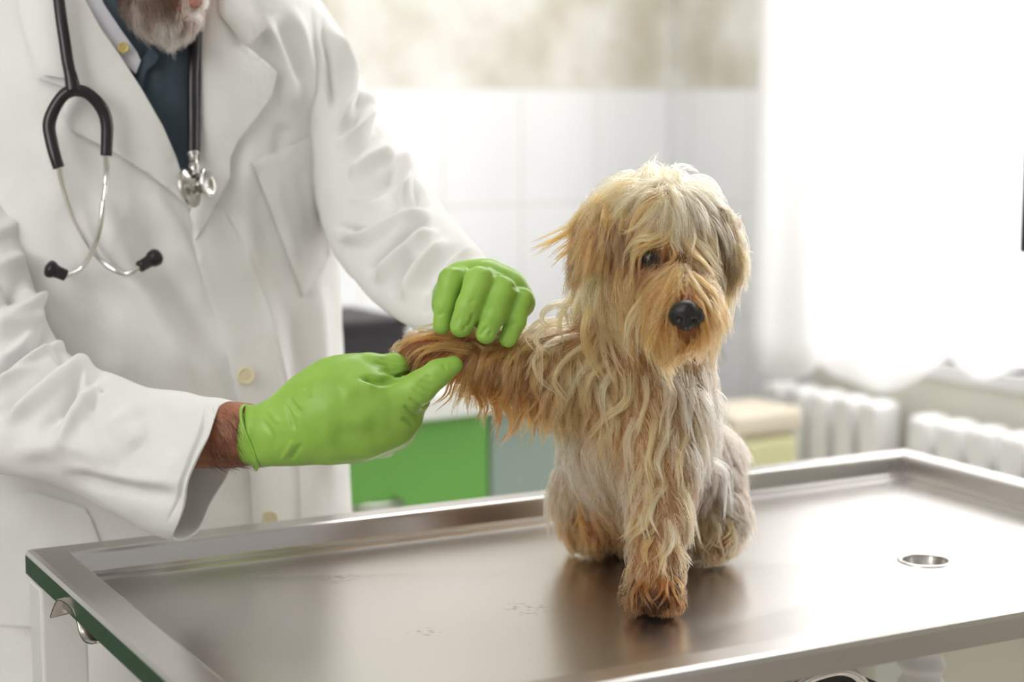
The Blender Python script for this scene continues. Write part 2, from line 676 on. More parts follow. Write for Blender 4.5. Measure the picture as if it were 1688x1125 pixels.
nt.links.new(mixs.outputs[0], nt.nodes['Material Output'].inputs[0])
b = MB().box(R(-0.12, s0 + fw, z0 + fw), RV * (s1 - s0 - 2 * fw), -RU * 0.005, Z * (z1 - z0 - 2 * fw))
gp = b.build('window_glass', gm); gp.parent = wf; tag(gp, kind='structure')
b = MB().box(R(-0.10, s0 - 0.03, z0 - 0.03), RV * (s1 - s0 + 0.06), RU * 0.11, Z * 0.03)
sl = b.build('window_sill', M['white_plastic']); sl.parent = wf; tag(sl, kind='structure')

# sheer curtain with a wavy hem
cm = bpy.data.materials.new('sheer_white_voile'); cm.use_nodes = True
nt = cm.node_tree; nt.nodes.remove(nt.nodes['Principled BSDF'])
df = nt.nodes.new('ShaderNodeBsdfDiffuse'); df.inputs[0].default_value = (0.93, 0.93, 0.94, 1)
tl = nt.nodes.new('ShaderNodeBsdfTranslucent'); tl.inputs[0].default_value = (0.95, 0.95, 0.96, 1)
tp = nt.nodes.new('ShaderNodeBsdfTransparent')
m1 = nt.nodes.new('ShaderNodeMixShader'); m1.inputs[0].default_value = 0.7
m2 = nt.nodes.new('ShaderNodeMixShader'); m2.inputs[0].default_value = 0.25
nt.links.new(df.outputs[0], m1.inputs[1]); nt.links.new(tl.outputs[0], m1.inputs[2])
nt.links.new(m1.outputs[0], m2.inputs[1]); nt.links.new(tp.outputs[0], m2.inputs[2])
nt.links.new(m2.outputs[0], nt.nodes['Material Output'].inputs[0])
M['voile'] = cm
hem = spline([(0.446, 0.79), (0.50, 0.785), (0.56, 0.775), (0.60, 0.79), (0.66, 0.822), (0.73, 0.808), (0.81, 0.792), (0.88, 0.80),
              (0.98, 0.868), (1.03, 0.872), (1.08, 0.845), (1.15, 0.87), (1.23, 0.88), (1.35, 0.85), (1.5, 0.89), (1.65, 0.86), (1.85, 0.89), (2.05, 0.86), (2.35, 0.88), (2.75, 0.86)], 200)
V, Fc = [], []
nz = 24
for i, (s, zh) in enumerate(hem):
    off = 0.13 + 0.012 * math.sin(s * 38) + 0.010 * math.sin(s * 17 + 1)
    for j in range(nz):
        t = j / (nz - 1)
        V.append(R(off * (0.75 + 0.25 * t) + 0.0, s, 2.5 + (zh - 2.5) * t))
for i in range(len(hem) - 1):
    for j in range(nz - 1):
        Fc.append((i * nz + j, (i + 1) * nz + j, (i + 1) * nz + j + 1, i * nz + j + 1))
cr = empty('curtain', R(0.14, 1.5, 0.8), 'sheer white curtain with a wavy hem over the bright window', 'curtain')
vo = mesh_obj('curtain_panel', V, Fc, M['voile'], cr)
so = vo.modifiers.new('thick', 'SOLIDIFY'); so.thickness = 0.0008
MB().tube([R(0.13, 0.38, 2.5), R(0.13, 2.85, 2.5)], 0.012, 12).build('curtain_rail', M['white_metal'], cr, True)
for s in (0.4, 2.8):
    MB().box(R(0.002, s - 0.01, 2.49), RV * 0.02, RU * 0.13, Z * 0.02).build('rail_bracket', M['white_metal'], cr)

# radiators under the window
M['radiator'] = mat('white_radiator_enamel', (0.9, 0.9, 0.91), 0.35)


def radiator(sa, sb, z0, z1, nf, label):
    root = empty('radiator', R(0.10, (sa + sb) / 2, z0), label, 'radiator', 'radiators under the window')
    wd = (sb - sa) / nf
    for k in range(nf):
        o = MB().box(R(0.03, sa + k * wd + wd * 0.13, z0), RV * wd * 0.74, RU * 0.075, Z * (z1 - z0)).build('fin', M['radiator'], root)
        bevel(o, 0.016, 3)
    for zz in (z0 + 0.05, z1 - 0.06):
        MB().tube([R(0.065, sa + 0.02, zz), R(0.065, sb - 0.02, zz)], 0.016, 12).build('header_pipe', M['radiator'], root, True)
    for s in (sa + 0.06, sb - 0.06):
        MB().box(R(0.002, s - 0.01, z1 - 0.14), RV * 0.02, RU * 0.049, Z * 0.03).build('wall_bracket', M['radiator'], root)
    MB().tube([R(0.065, sb - 0.02, z0 + 0.05), R(0.065, sb + 0.02, z0 + 0.05), R(0.065, sb + 0.03, 0.02), R(0.065, sb + 0.03, 0.0)], 0.009, 10).build('feed_pipe', M['radiator'], root, True)


radiator(0.445, 0.805, 0.40, 0.76, 5, 'white finned radiator under the window, the one closer to the room corner')
radiator(0.865, 1.46, 0.40, 0.75, 8, 'white finned radiator under the window, partly cut off by the picture edge')

# pale yellow bin and plant in the corner behind the dog
M['yellow_bin'] = mat('pale_yellow_plastic', lin((214, 212, 165)), 0.5)
yb = empty('waste_bin', R(0.30, 0.63, 0), 'pale yellow-green bin in the corner beside the radiator', 'bin')
o = MB().box(R(0.21, 0.56, 0.0), RV * 0.14, RU * 0.17, Z * 0.70).build('body', M['yellow_bin'], yb); bevel(o, 0.02, 3)
o = MB().box(R(0.205, 0.555, 0.70), RV * 0.15, RU * 0.18, Z * 0.05).build('lid', mat('cream_plastic', lin((222, 212, 192)), 0.5), yb); bevel(o, 0.015, 3)
pp = empty('potted_plant', R(0.28, 0.42, 0), 'dark green leafy plant in a white pot behind the dog', 'plant')
MB().tube([R(0.28, 0.42, z) for z in (0, 0.005, 0.2, 0.34, 0.35)], [0.06, 0.075, 0.09, 0.105, 0.1], 28).build('pot', M['white_plastic'], pp, True)
M['leaf'] = mat('dark_green_leaf', lin((74, 112, 66)), 0.45)
for k in range(14):
    a = k * 2.4; hgt = 0.34 + 0.03 * k; ln = 0.08
    base = R(0.28, 0.42, 0.33); d = np.array([math.cos(a), math.sin(a), 0])
    mid = base + d * 0.025 + Z * (hgt - 0.33 + 0.06); tip = mid + d * ln * 0.7 + Z * 0.03
    side = np.cross(d, Z)
    V, Fc = [], []
    for i in range(9):
        t = i / 8; c_ = mid * (1 - t) + tip * t + Z * 0.05 * math.sin(math.pi * t)
        ww = 0.028 * math.sin(math.pi * min(1, t * 0.95 + 0.05)) ** 0.7
        V += [c_ - side * ww, c_ - Z * 0.006, c_ + side * ww]
    for i in range(8):
        for j in range(2):
            Fc.append((i * 3 + j, i * 3 + j + 1, (i + 1) * 3 + j + 1, (i + 1) * 3 + j))
    o = mesh_obj('leaf', V, Fc, M['leaf'], pp)
    sm_ = o.modifiers.new('thick', 'SOLIDIFY'); sm_.thickness = 0.0015
    MB().tube([base, (base + mid) / 2 + Z * 0.02, mid], 0.004, 8).build('stem', M['leaf'], pp, True)

# worktop and cabinets along the back wall
CV = 0.66      # front of the cabinets
M['green_front'] = mat('green_laminate', lin((112, 176, 84)), 0.4)
M['dark_green_front'] = mat('dark_green_laminate', lin((46, 88, 58)), 0.4)
M['grey_green_front'] = mat('grey_green_laminate', lin((150, 168, 158)), 0.4)
M['worktop'] = mat('white_worktop', lin((232, 236, 232)), 0.35)
M['carcass'] = mat('white_carcass', lin((222, 222, 220)), 0.5)


def u_at(px, v):
    """u along the back wall (at distance v from it) that falls on a picture column"""
    k = (px - 844.0) / F
    # (x + RU.x u + RV.x v) = k * (y + RU.y u + RV.y v) * cos-ish
    a = CORNER + RV * v
    return float((k * a[1] - a[0]) / (RU[0] - k * RU[1]))


def cabinet(ua, ub, mt, label, doors, hz):
    root = empty('base_cabinet', R((ua + ub) / 2, CV / 2, 0), label, 'cabinet', 'base cabinets under the white worktop')
    MB().box(R(ua, 0.02, 0.08), RU * (ub - ua), RV * (CV - 0.04), Z * 0.715).build('carcass', M['carcass'], root)
    MB().box(R(ua + 0.01, 0.06, 0.0), RU * (ub - ua - 0.02), RV * (CV - 0.14), Z * 0.08).build('plinth', M['olive'], root)
    wd = (ub - ua) / doors
    for k in range(doors):
        o = MB().box(R(ua + k * wd + 0.002, CV - 0.02, 0.085), RU * (wd - 0.004), RV * 0.02, Z * 0.712).build('door', mt, root)
        bevel(o, 0.002, 2)
        h = MB()
        uc = hz
        h.tube([R(uc - 0.05, CV, 0.665), R(uc - 0.05, CV + 0.03, 0.665), R(uc + 0.05, CV + 0.03, 0.665), R(uc + 0.05, CV, 0.665)], 0.006, 10)
        ho = h.build('handle', M['pewter'], None, True)
        ho.parent = o
        ho.matrix_parent_inverse = o.matrix_local.inverted()
        ho.location = -Vector(root.location) * 0
        ho.location = (0, 0, 0)
        for v_ in ho.data.vertices:
            v_.co = v_.co - Vector(root.location)


g1 = u_at(806, CV)
cabinet(g1, g1 + 0.62, M['green_front'], 'glossy green base cabinet under the white worktop behind the glove', 1, u_at(602, CV))
cabinet(g1 + 0.622, g1 + 1.24, M['dark_green_front'], 'dark green base cabinet under the worktop hidden mostly behind the white coat', 1, g1 + 0.93)
cabinet(g1 + 1.242, g1 + 1.86, M['dark_green_front'], 'dark green base cabinet under the worktop, third along from the grey-green one', 1, g1 + 1.55)
cabinet(g1 + 1.862, g1 + 2.48, M['dark_green_front'], 'dark green base cabinet at the far left end of the worktop', 1, g1 + 2.2)
cabinet(g1 - 0.40, g1 - 0.002, M['grey_green_front'], 'grey-green base cabinet between the green cabinet and the dog', 1, u_at(965, CV))
o = MB().box(R(g1 - 0.41, 0.005, 0.80), RU * 2.93, RV * (CV + 0.02), Z * 0.045).build('worktop', M['worktop'])
bevel(o, 0.004, 2)
tag(o, 'long white worktop running over the green cabinets', 'worktop')
u0 = u_at(648, 0.42)
bxr = empty('storage_box', R(u0 + 0.15, 0.4, 0.846), 'black box standing on the white worktop beside the coat', 'box')
o = MB().box(R(u0, 0.25, 0.846), RU * 0.32, RV * 0.22, Z * 0.085).build('box_body', M['black_plastic'], bxr); bevel(o, 0.004, 2)
o = MB().box(R(u0 - 0.004, 0.246, 0.931), RU * 0.328, RV * 0.228, Z * 0.02).build('box_lid', M['black_plastic'], bxr); bevel(o, 0.004, 2)

# dark screen whose edge shows at the right
M['screen'] = mat('dark_teal_screen', lin((28, 58, 70)), 0.2)
sr = empty('monitor', P(1760, 330, 2.35) * np.array([1, 1, 0]), 'dark monitor on a white stand cut off by the right picture edge', 'monitor')
c0 = P(1681, 417, 2.35); c1 = P(1681, 247, 2.35)
wdv = np.array([math.cos(0.25), -math.sin(0.25), 0]) * 0.2
thk = np.array([math.sin(0.25), math.cos(0.25), 0]) * 0.02
hh = c1[2] - c0[2]
o = MB().box(c0, wdv, thk, Z * hh).build('screen_housing', M['black_plastic'], sr); bevel(o, 0.002, 2)
MB().box(c0 + wdv * 0.03 + Z * 0.004 - thk * 0.02, wdv * 0.94, thk * 0.05, Z * (hh - 0.008)).build('screen', M['screen'], sr)
pc = c0 + wdv * 0.5 + thk * 1.2
MB().tube([[pc[0], pc[1], 0.02], [pc[0], pc[1], c0[2] + hh * 0.5], [pc[0] - thk[0], pc[1] - thk[1] * 0.5, c0[2] + hh * 0.5]], 0.014, 14).build('stand_pole', M['white_metal'], sr, True)
MB().tube([[pc[0], pc[1], 0.0], [pc[0], pc[1], 0.012], [pc[0], pc[1], 0.02], [pc[0], pc[1], 0.03]], [0.16, 0.16, 0.15, 0.02], 32).build('stand_base', M['white_metal'], sr, True)

# ------------------------------------------------------------------ examination table
RIM_Z, TRAY_Z = 0.900, 0.872
TA = on_z(41, 905, RIM_Z)
TYAW = math.radians(28.3)
E1 = np.array([math.cos(TYAW), math.sin(TYAW), 0])
E2 = np.array([math.sin(TYAW), -math.cos(TYAW), 0])
TL, TW = 1.12, 0.635


def T(s, t, z):
    return np.array([TA[0], TA[1], 0]) + E1 * s + E2 * t + Z * z


table = empty('examination_table', T(TL / 2, TW / 2, 0), 'stainless steel examination table with raised rim and white legs under the dog', 'table')
DR = on_z(1525, 925, TRAY_Z - 0.006)
dl = DR - np.array([TA[0], TA[1], 0])
DS, DT = float(dl @ E1), float(dl @ E2)
DRAD = 0.024
DZ = TRAY_Z - 0.006
# rim ring with a rounded outer edge, drop wall, ledge
prof = [(-0.0, RIM_Z - 0.025, 'o'), (0.0, RIM_Z - 0.006, 'o'), (0.0017, RIM_Z - 0.0018, 'o'), (0.006, RIM_Z, 'o'),
        (0.033, RIM_Z, 'o'), (0.0355, RIM_Z - 0.001, 'o'), (0.0365, RIM_Z - 0.004, 'o'), (0.039, TRAY_Z + 0.007, 'o'), (0.041, TRAY_Z + 0.004, 'o'),
        (0.049, TRAY_Z + 0.003, 'o'), (0.051, TRAY_Z, 'o')]


def ring(inset, z):
    return [T(inset, inset, z), T(TL - inset, inset, z), T(TL - inset, TW - inset, z), T(inset, TW - inset, z)]


V, Fc = [], []
rp = [(0.012, RIM_Z - 0.025)] + [(a, z) for a, z, _ in prof]
for a, z in rp:
    V += ring(a, z)
for i in range(len(rp) - 1):
    for k in range(4):
        k2 = (k + 1) % 4
        Fc.append((i * 4 + k, i * 4 + k2, (i + 1) * 4 + k2, (i + 1) * 4 + k))
o = mesh_obj('rim', V, Fc, M['steel_edge'], table, False)
fix_normals(o)
# tray floor: four facets sloping to the drain hole
inn = 0.051
V = [T(inn, inn, TRAY_Z), T(TL - inn, inn, TRAY_Z), T(TL - inn, TW - inn, TRAY_Z), T(inn, TW - inn, TRAY_Z)]
nd = 48
angs = []
cor = [np.array([inn, inn]), np.array([TL - inn, inn]), np.array([TL - inn, TW - inn]), np.array([inn, TW - inn])]
ca = [math.atan2(c_[1] - DT, c_[0] - DS) for c_ in cor]
for k in range(nd):
    a = -math.pi + 2 * math.pi * k / nd
    V.append(T(DS + DRAD * math.cos(a), DT + DRAD * math.sin(a), DZ))
for k in range(nd):
    V.append(T(DS + (DRAD - 0.004) * math.cos(-math.pi + 2 * math.pi * k / nd), DT + (DRAD - 0.004) * math.sin(-math.pi + 2 * math.pi * k / nd), DZ - 0.02))
near = [min(range(nd), key=lambda k: abs(((-math.pi + 2 * math.pi * k / nd) - a + math.pi) % (2 * math.pi) - math.pi)) for a in ca]
Fc = []
for i in range(4):
    a, b_ = near[i], near[(i + 1) % 4]
    step = (b_ - a) % nd
    arc = [(a + q) % nd for q in range(step + 1)]
    Fc.append(tuple([i] + [4 + q for q in arc] + [(i + 1) % 4]))
for k in range(nd):
    Fc.append((4 + k, 4 + (k + 1) % nd, 4 + nd + (k + 1) % nd, 4 + nd + k))
o = o_tray = mesh_obj('tray', V, Fc, M['steel'], table, False)
fix_normals(o)
if o.data.polygons[0].normal.z < 0:
    o.data.flip_normals()
# drain ring and dark cup
def ringtube(c, r, tr, n=48, m=10):
    V, Fc = [], []
    for i in range(n):
        a = 2 * math.pi * i / n
        for j in range(m):
            b = 2 * math.pi * j / m
            q = r + tr * math.cos(b)
            V.append(c + np.array([q * math.cos(a), q * math.sin(a), tr * 0.5 * math.sin(b)]))
    for i in range(n):
        for j in range(m):
            Fc.append((i * m + j, ((i + 1) % n) * m + j, ((i + 1) % n) * m + (j + 1) % m, i * m + (j + 1) % m))
    return V, Fc


V, Fc = ringtube(DR + Z * 0.0002, DRAD + 0.002, 0.003)
fix_normals(mesh_obj('drain_ring', V, Fc, M['steel_edge'], table))
MB().tube([DR + Z * z for z in (-0.018, -0.019, -0.020, -0.05, -0.051)], [0.0245, 0.025, 0.024, 0.024, 0.02], 32).build('drain_cup', M['pewter'], table, True)
tm = M['steel'].copy(); tm.name = 'tray_steel'
bs_ = tm.node_tree.nodes['Principled BSDF']
geo = N(tm, 'ShaderNodeNewGeometry')
nz_ = N(tm, 'ShaderNodeTexNoise'); nz_.inputs['Scale'].default_value = 160; nz_.inputs['Detail'].default_value = 4
L(tm, geo.outputs['Position'], nz_.inputs['Vector'])
acc_ = None
for (px_, py_, rad_) in ((868, 1000, .030), (560, 952, .026), (700, 1040, .02)):
    vd = N(tm, 'ShaderNodeVectorMath', operation='DISTANCE'); vd.inputs[1].default_value = tuple(on_z(px_, py_, TRAY_Z))
    L(tm, geo.outputs['Position'], vd.inputs[0])
    mr = N(tm, 'ShaderNodeMapRange'); mr.inputs['From Min'].default_value = rad_ * .4; mr.inputs['From Max'].default_value = rad_; mr.inputs['To Min'].default_value = 1; mr.inputs['To Max'].default_value = 0
    L(tm, vd.outputs['Value'], mr.inputs['Value'])
    if acc_ is None:
        acc_ = mr.outputs['Result']
    else:
        mx_ = N(tm, 'ShaderNodeMath', operation='MAXIMUM'); L(tm, acc_, mx_.inputs[0]); L(tm, mr.outputs['Result'], mx_.inputs[1]); acc_ = mx_.outputs[0]
gt_ = N(tm, 'ShaderNodeMapRange'); gt_.inputs['From Min'].default_value = .52; gt_.inputs['From Max'].default_value = .60
L(tm, nz_.outputs['Fac'], gt_.inputs['Value'])
ml_ = N(tm, 'ShaderNodeMath', operation='MULTIPLY'); L(tm, acc_, ml_.inputs[0]); L(tm, gt_.outputs['Result'], ml_.inputs[1])
mc_ = N(tm, 'ShaderNodeMix', data_type='RGBA'); mc_.inputs[6].default_value = (.62, .60, .585, 1); mc_.inputs[7].default_value = (.42, .39, .36, 1)
L(tm, ml_.outputs[0], mc_.inputs[0]); L(tm, mc_.outputs[2], bs_.inputs['Base Color'])
tray_o = o_tray
tray_o.data.materials[0] = tm
# corrugated drain hose
hp, hr = [], []
for i in range(140):
    zz = -0.045 - i * 0.0055
    hp.append(DR + Z * zz); hr.append(0.0225 + 0.0028 * math.cos(i * 2 * math.pi / 4))
MB().tube(hp, hr, 32).build('drain_hose', M['white_plastic'], table, True)
# frame: rails and legs
LZ = RIM_Z - 0.034
for (s, t, a, b_) in ((0.12, 0.10, E1 * (TL - 0.24), E2 * 0.03), (0.12, TW - 0.13, E1 * (TL - 0.24), E2 * 0.03),
                      (0.12, 0.13, E1 * 0.03, E2 * (TW - 0.26)), (TL - 0.15, 0.13, E1 * 0.03, E2 * (TW - 0.26))):
    MB().box(T(s, t, LZ - 0.03), a, b_, Z * 0.025).build('frame_rail', M['white_metal'], table)
for (s, t) in ((0.002, 0.002), (TL - 0.05, 0.012), (TL - 0.05, TW - 0.05), (0.004, TW - 0.05)):
    o = MB().box(T(s, t, 0.02), E1 * 0.046, E2 * 0.046, Z * (LZ - 0.016)).build('leg', M['white_metal'], table)
    bevel(o, 0.003, 2)
    MB().tube([T(s + 0.023, t + 0.023, z) for z in (0, 0.001, 0.02, 0.021)], [0.018, 0.022, 0.022, 0.016], 20).build('foot', M['black_rubber'], table, True)
# bent steel hook under the left edge
def strap(pts, wdir, wid, th, name):
    p = spline(pts, 40)
    t = np.gradient(p, axis=0)
    n = np.cross(t, wdir); n /= np.linalg.norm(n, axis=1, keepdims=True)
    V, Fc = [], []
    for i in range(len(p)):
        V += [p[i], p[i] + wdir * wid, p[i] + wdir * wid + n[i] * th, p[i] + n[i] * th]
    for i in range(len(p) - 1):
        for k in range(4):
            Fc.append((i * 4 + k, i * 4 + (k + 1) % 4, (i + 1) * 4 + (k + 1) % 4, (i + 1) * 4 + k))
    Fc += [(0, 1, 2, 3), tuple(len(V) - 4 + k for k in (3, 2, 1, 0))]
    return fix_normals(mesh_obj(name, V, Fc, M['pewter'], table))


hd = 1.665
hk = [P(x, y, 1.682 - (x - 85) * .00095) for x, y in ((84, 1020), (87, 1010), (96, 992), (106, 995), (119, 1008), (126, 1026), (131, 1046), (138, 1058), (150, 1063), (162, 1061))]
strap(hk, E1 * .8 + E2 * -.3, 0.03, 0.002, 'hook')
# pull handle under the near edge
hb = on_z(1390, 1110, 0.84)
hdl = lambda s, z: hb + E1 * s + Z * z
MB().tube(spline([hdl(-0.16, -0.06), hdl(-0.05, -0.003), hdl(-0.03, 0.002), hdl(0.0, 0.002), hdl(0.02, -0.01), hdl(0.05, -0.08)], 40), 0.005, 12).build('pull_handle', M['chrome'], table, True)
MB().box(hdl(-0.22, -0.05) + E2 * -0.08, E1 * 0.27, E2 * 0.07, Z * 0.03).build('under_tray', M['black_plastic'], table)

# ------------------------------------------------------------------ the vet
person = empty('person', [-0.42, 2.05, 0.0], 'bearded person in a white coat leaning over the steel table and holding the dog\'s paw', 'person')


def bvh_of(V, Fc):
    return BVHTree.FromPolygons([tuple(v) for v in V], [tuple(int(i) for i in f) for f in Fc])


def loft_rows(rows, n=160, m=160, ex=2.3):
    """torso-like loft in camera metres. rows: (cx px, cy px, depth, half width m, half depth m, yaw rad)"""
    r = spline([(C(x, y, d)[0], C(x, y, d)[1], C(x, y, d)[2], a, b, yw) for x, y, d, a, b, yw in rows], m)
    V = []
    th = np.linspace(0, 2 * math.pi, n, endpoint=False)
    for cx, cy, cz, a, b, yw in r:
        c, s = np.cos(th), np.sin(th)
        x = a * np.sign(c) * np.abs(c) ** (2 / ex); z = b * np.sign(s) * np.abs(s) ** (2 / ex)
        V.append(np.stack([cx + x * math.cos(yw) - z * math.sin(yw), np.full(n, cy), cz + x * math.sin(yw) + z * math.cos(yw)], 1))
    V = np.concatenate(V)
    i, k = np.meshgrid(np.arange(m - 1), np.arange(n), indexing='ij')
    k2 = (k + 1) % n
    Q = np.stack([i * n + k, (i + 1) * n + k, (i + 1) * n + k2, i * n + k2], -1).reshape(-1, 4)
    return V, Q


def orient_out(V, Q):
    nrm = vert_normals(V, Q)
    if ((V - V.mean(0)) * nrm).sum() < 0:
        Q = Q[:, ::-1]; nrm = -nrm
    return Q, nrm


def loft_tube(st, n=120, m=200, open_end=None, ex=2.0):
    """sleeve-like loft: st rows (xa,ya,xb,yb,depth,half depth m); u from b to a. camera metres"""
    rows = []
    for xa, ya, xb, yb, d, hd_ in st:
        a, b = C(xa, ya, d), C(xb, yb, d)
        rows.append([*((a + b) / 2), *((a - b) / 2), hd_])
    r = spline(rows, m)
    th = np.linspace(0, 2 * math.pi, n, endpoint=False)
    V = []
    for row in r:
        c, s = np.cos(th), np.sin(th)
        c = np.sign(c) * np.abs(c) ** (2 / ex); s = np.sign(s) * np.abs(s) ** (2 / ex)
        V.append(row[:3] + c[:, None] * row[3:6] + s[:, None] * np.array([0, 0, row[6]]))
    V = np.concatenate(V)
    i, k = np.meshgrid(np.arange(m - 1), np.arange(n), indexing='ij')
    k2 = (k + 1) % n
    Q = np.stack([i * n + k, (i + 1) * n + k, (i + 1) * n + k2, i * n + k2], -1).reshape(-1, 4)
    return V, Q


TYW = math.radians(34)
torso_rows = [(255, -112, 2.045, .075, .068, TYW), (255, -80, 2.05, .13, .085, TYW), (256, -40, 2.055, .175, .102, TYW), (258, 20, 2.06, .198, .120, TYW),
              (258, 110, 2.07, .212, .136, TYW), (255, 260, 2.085, .222, .146, TYW), (252, 430, 2.10, .225, .150, TYW),
              (258, 640, 2.115, .226, .155, TYW), (266, 850, 2.135, .232, .158, TYW), (276, 1130, 2.15, .24, .162, TYW), (280, 1500, 2.17, .25, .165, TYW), (280, 1800, 2.18, .26, .17, TYW)]
tv, tq = loft_rows(torso_rows, 260, 420)
tq, tn = orient_out(tv, tq)
GAIN[:] = [1.5, .85]
torso_folds = [
    # soft diagonals down the chest
    ([(150, 290), (200, 420), (280, 560), (350, 660)], 26, .010), ([(215, 330), (300, 480), (360, 600)], 24, -.006),
    ([(110, 300), (130, 420), (200, 560)], 30, -.007), ([(60, 200), (110, 330), (150, 480)], 26, .006),
    ([(240, 300), (300, 400), (345, 520)], 18, .005), ([(180, 600), (240, 660), (330, 720)], 30, -.006),
    ([(430, 20), (470, 110), (480, 190)], 16, .006), ([(475, 0), (505, 100), (515, 200)], 13, .006), ([(455, 30), (495, 140)], 11, -.005),
    ([(420, 210), (400, 320), (420, 470)], 20, .005), ([(440, 480), (450, 600), (470, 760)], 22, .007), ([(480, 480), (495, 620), (510, 800)], 18, -.005),
    ([(520, 430), (530, 600), (545, 820)], 16, .005), ([(470, 200), (455, 260)], 14, -.004), ([(350, 700), (370, 800), (390, 860)], 16, -.004),
    ([(90, 880), (60, 960), (50, 1060)], 30, .006), ([(200, 880), (220, 1000), (220, 1100)], 30, .006), ([(160, 560), (250, 720), (300, 800)], 24, .006),
]
tv = tv + tn * (fold_disp(tv, tn, torso_folds) + 0.0016 * vnoise(tv * np.array([18, 7, 18]), 3) + 0.0008 * vnoise(tv * 40, 4))[:, None]
tn = vert_normals(tv, tq)
torso_bvh = bvh_of(tv, tq)
VNECK = [(90, -160), (122, -10), (152, 45), (187, 99), (256, 212), (288, 290), (311, 362), (334, 300), (334, 80), (352, -20), (380, -160)]
tpx = PX(tv)
inv_ = inside_poly(tpx, VNECK) & (tn[:, 2] < 0)
keep = ~inv_[tq].all(1)
coat_q = tq[keep]
coat = mesh_obj('lab_coat', W(tv), coat_q, M['coat'], person)
tag(coat, 'open-necked white cotton lab coat')
sd = coat.modifiers.new('thick', 'SOLIDIFY'); sd.thickness = 0.0015; sd.offset = -1

# shirt under the coat
sv, sq = loft_rows([(x, y, d, max(.02, a - .013), max(.02, b - .013), yw) for x, y, d, a, b, yw in torso_rows[:7]], 140, 120)
sq, sn = orient_out(sv, sq)
sv = sv + sn * (fold_disp(sv, sn, [([(255, 95), (262, 180), (285, 260)], 9, .003), ([(235, 120), (275, 220)], 8, -.002), ([(300, 90), (300, 200)], 9, .002)]))[:, None]
shirt = mesh_obj('shirt', W(sv), sq, M['shirt'], person)
shirt_bvh = bvh_of(sv, sq)


def hit(bvh, px, py, lift=0.0):
    r = C(px, py, 1.0); r = r / np.linalg.norm(r)
    h = bvh.ray_cast(Vector((0, 0, 0)), Vector(r))
    if h[0] is None:
        near_ = bvh.find_nearest(Vector(C(px, py, 1.95)))
        q = np.array(near_[0]); d = q[2]
        p = C(px, py, d)
    else:
        p = np.array(h[0])
    return p - r * lift


def patch(name, poly, bvh, lift, thick, mt, parent, step=5.0, bulge=0.0, folds=None, curl=None, liftf=None):
    """cloth patch lying on a surface: outline in picture columns/rows laid on the surface, with real thickness"""
    poly = np.asarray(poly, float)
    bnd = []
    for i in range(len(poly)):
        a, b = poly[i], poly[(i + 1) % len(poly)]
        n = max(1, int(np.linalg.norm(b - a) / step))
        for k in range(n):
            bnd.append(a + (b - a) * k / n)
    bnd = np.array(bnd)
    lo, hi = bnd.min(0), bnd.max(0)
    gx, gy = np.meshgrid(np.arange(lo[0], hi[0], step), np.arange(lo[1], hi[1], step))
    g = np.stack([gx.ravel() + (gy.ravel() / step % 2) * 0.37 * step, gy.ravel()], 1)
    g = g[inside_poly(g, bnd)]
    dd = np.min(np.linalg.norm(g[:, None, :] - bnd[None], axis=2), axis=1) if len(g) else np.zeros(0)
    g = g[dd > step * 0.5]
    nb = len(bnd)
    pts = np.concatenate([bnd, g])
    out = delaunay_2d_cdt([Vector(p) for p in pts], [], [list(range(nb))], 1, 1e-4)
    vs = np.array([tuple(v) for v in out[0]]); fs = [tuple(f) for f in out[2]]
    dist = np.min(np.linalg.norm(vs[:, None, :] - bnd[None], axis=2), axis=1)
    V = np.array([hit(bvh, x, y) for x, y in vs])
    # even out the relief of the cloth under it
    tris = np.array([f for f in fs if len(f) == 3])
    zs = np.stack([np.zeros(len(V)), np.zeros(len(V)), V[:, 2]], 1)
    zs = laplace(zs, tris, 6)
    V = V * (zs[:, 2] / V[:, 2])[:, None]
    lf = lift + bulge * (1 - np.exp(-dist / 18.0))
    if liftf is not None:
        lf = lf + np.array([liftf(x, y) for x, y in vs])
    if folds:
        nn = np.tile([0, 0, -1.0], (len(V), 1))
        lf = lf + fold_disp(V, nn, folds)
    r = V / np.linalg.norm(V, axis=1, keepdims=True)
    V = V - r * lf[:, None]
    back = V + r * thick
    n = len(V)
    E = {}
    for f in fs:
        for i in range(len(f)):
            a, b = f[i], f[(i + 1) % len(f)]
            if (b, a) in E: del E[(b, a)]
            else: E[(a, b)] = 1
    F2 = list(fs) + [tuple(n + i for i in reversed(f)) for f in fs] + [(a, a + n, b + n, b) for a, b in E]
    o = fix_normals(mesh_obj(name, W(np.concatenate([V, back])), F2, mt, parent))
    m_ = o.modifiers.new('edge', 'EDGE_SPLIT'); m_.split_angle = math.radians(55)
    return o


# lapels, collar flaps, button placket, pockets
LAP_L = [(60, -70), (112, -70), (135, -10), (165, 45), (200, 95), (233, 146), (268, 207), (290, 258), (300, 290), (309, 340), (290, 322), (245, 287), (187, 250), (120, 216), (104, 190), (110, 145), (60, 128), (30, 30)]
patch('lapel', LAP_L, torso_bvh, 0.009, 0.005, M['coat'], coat, 6, 0.006)
COL_L = [(22, -70), (80, -70), (95, 0), (108, 90), (108, 129), (68, 123), (44, 58), (27, 0)]
patch('collar', COL_L, torso_bvh, 0.022, 0.005, M['coat'], coat, 6, 0.004)
LAP_R = [(345, -60), (392, -60), (402, 76), (409, 78), (458, 118), (447, 160), (420, 197), (391, 234), (379, 262), (380, 292), (352, 345), (321, 396), (313, 352), (326, 300), (331, 220), (332, 150), (333, 60), (341, -20)]
patch('lapel', LAP_R, torso_bvh, 0.010, 0.005, M['coat'], coat, 6, 0.006)
COL_R = [(372, -60), (404, -60), (425, 0), (444, 43), (404, 77), (362, 22), (360, -20)]
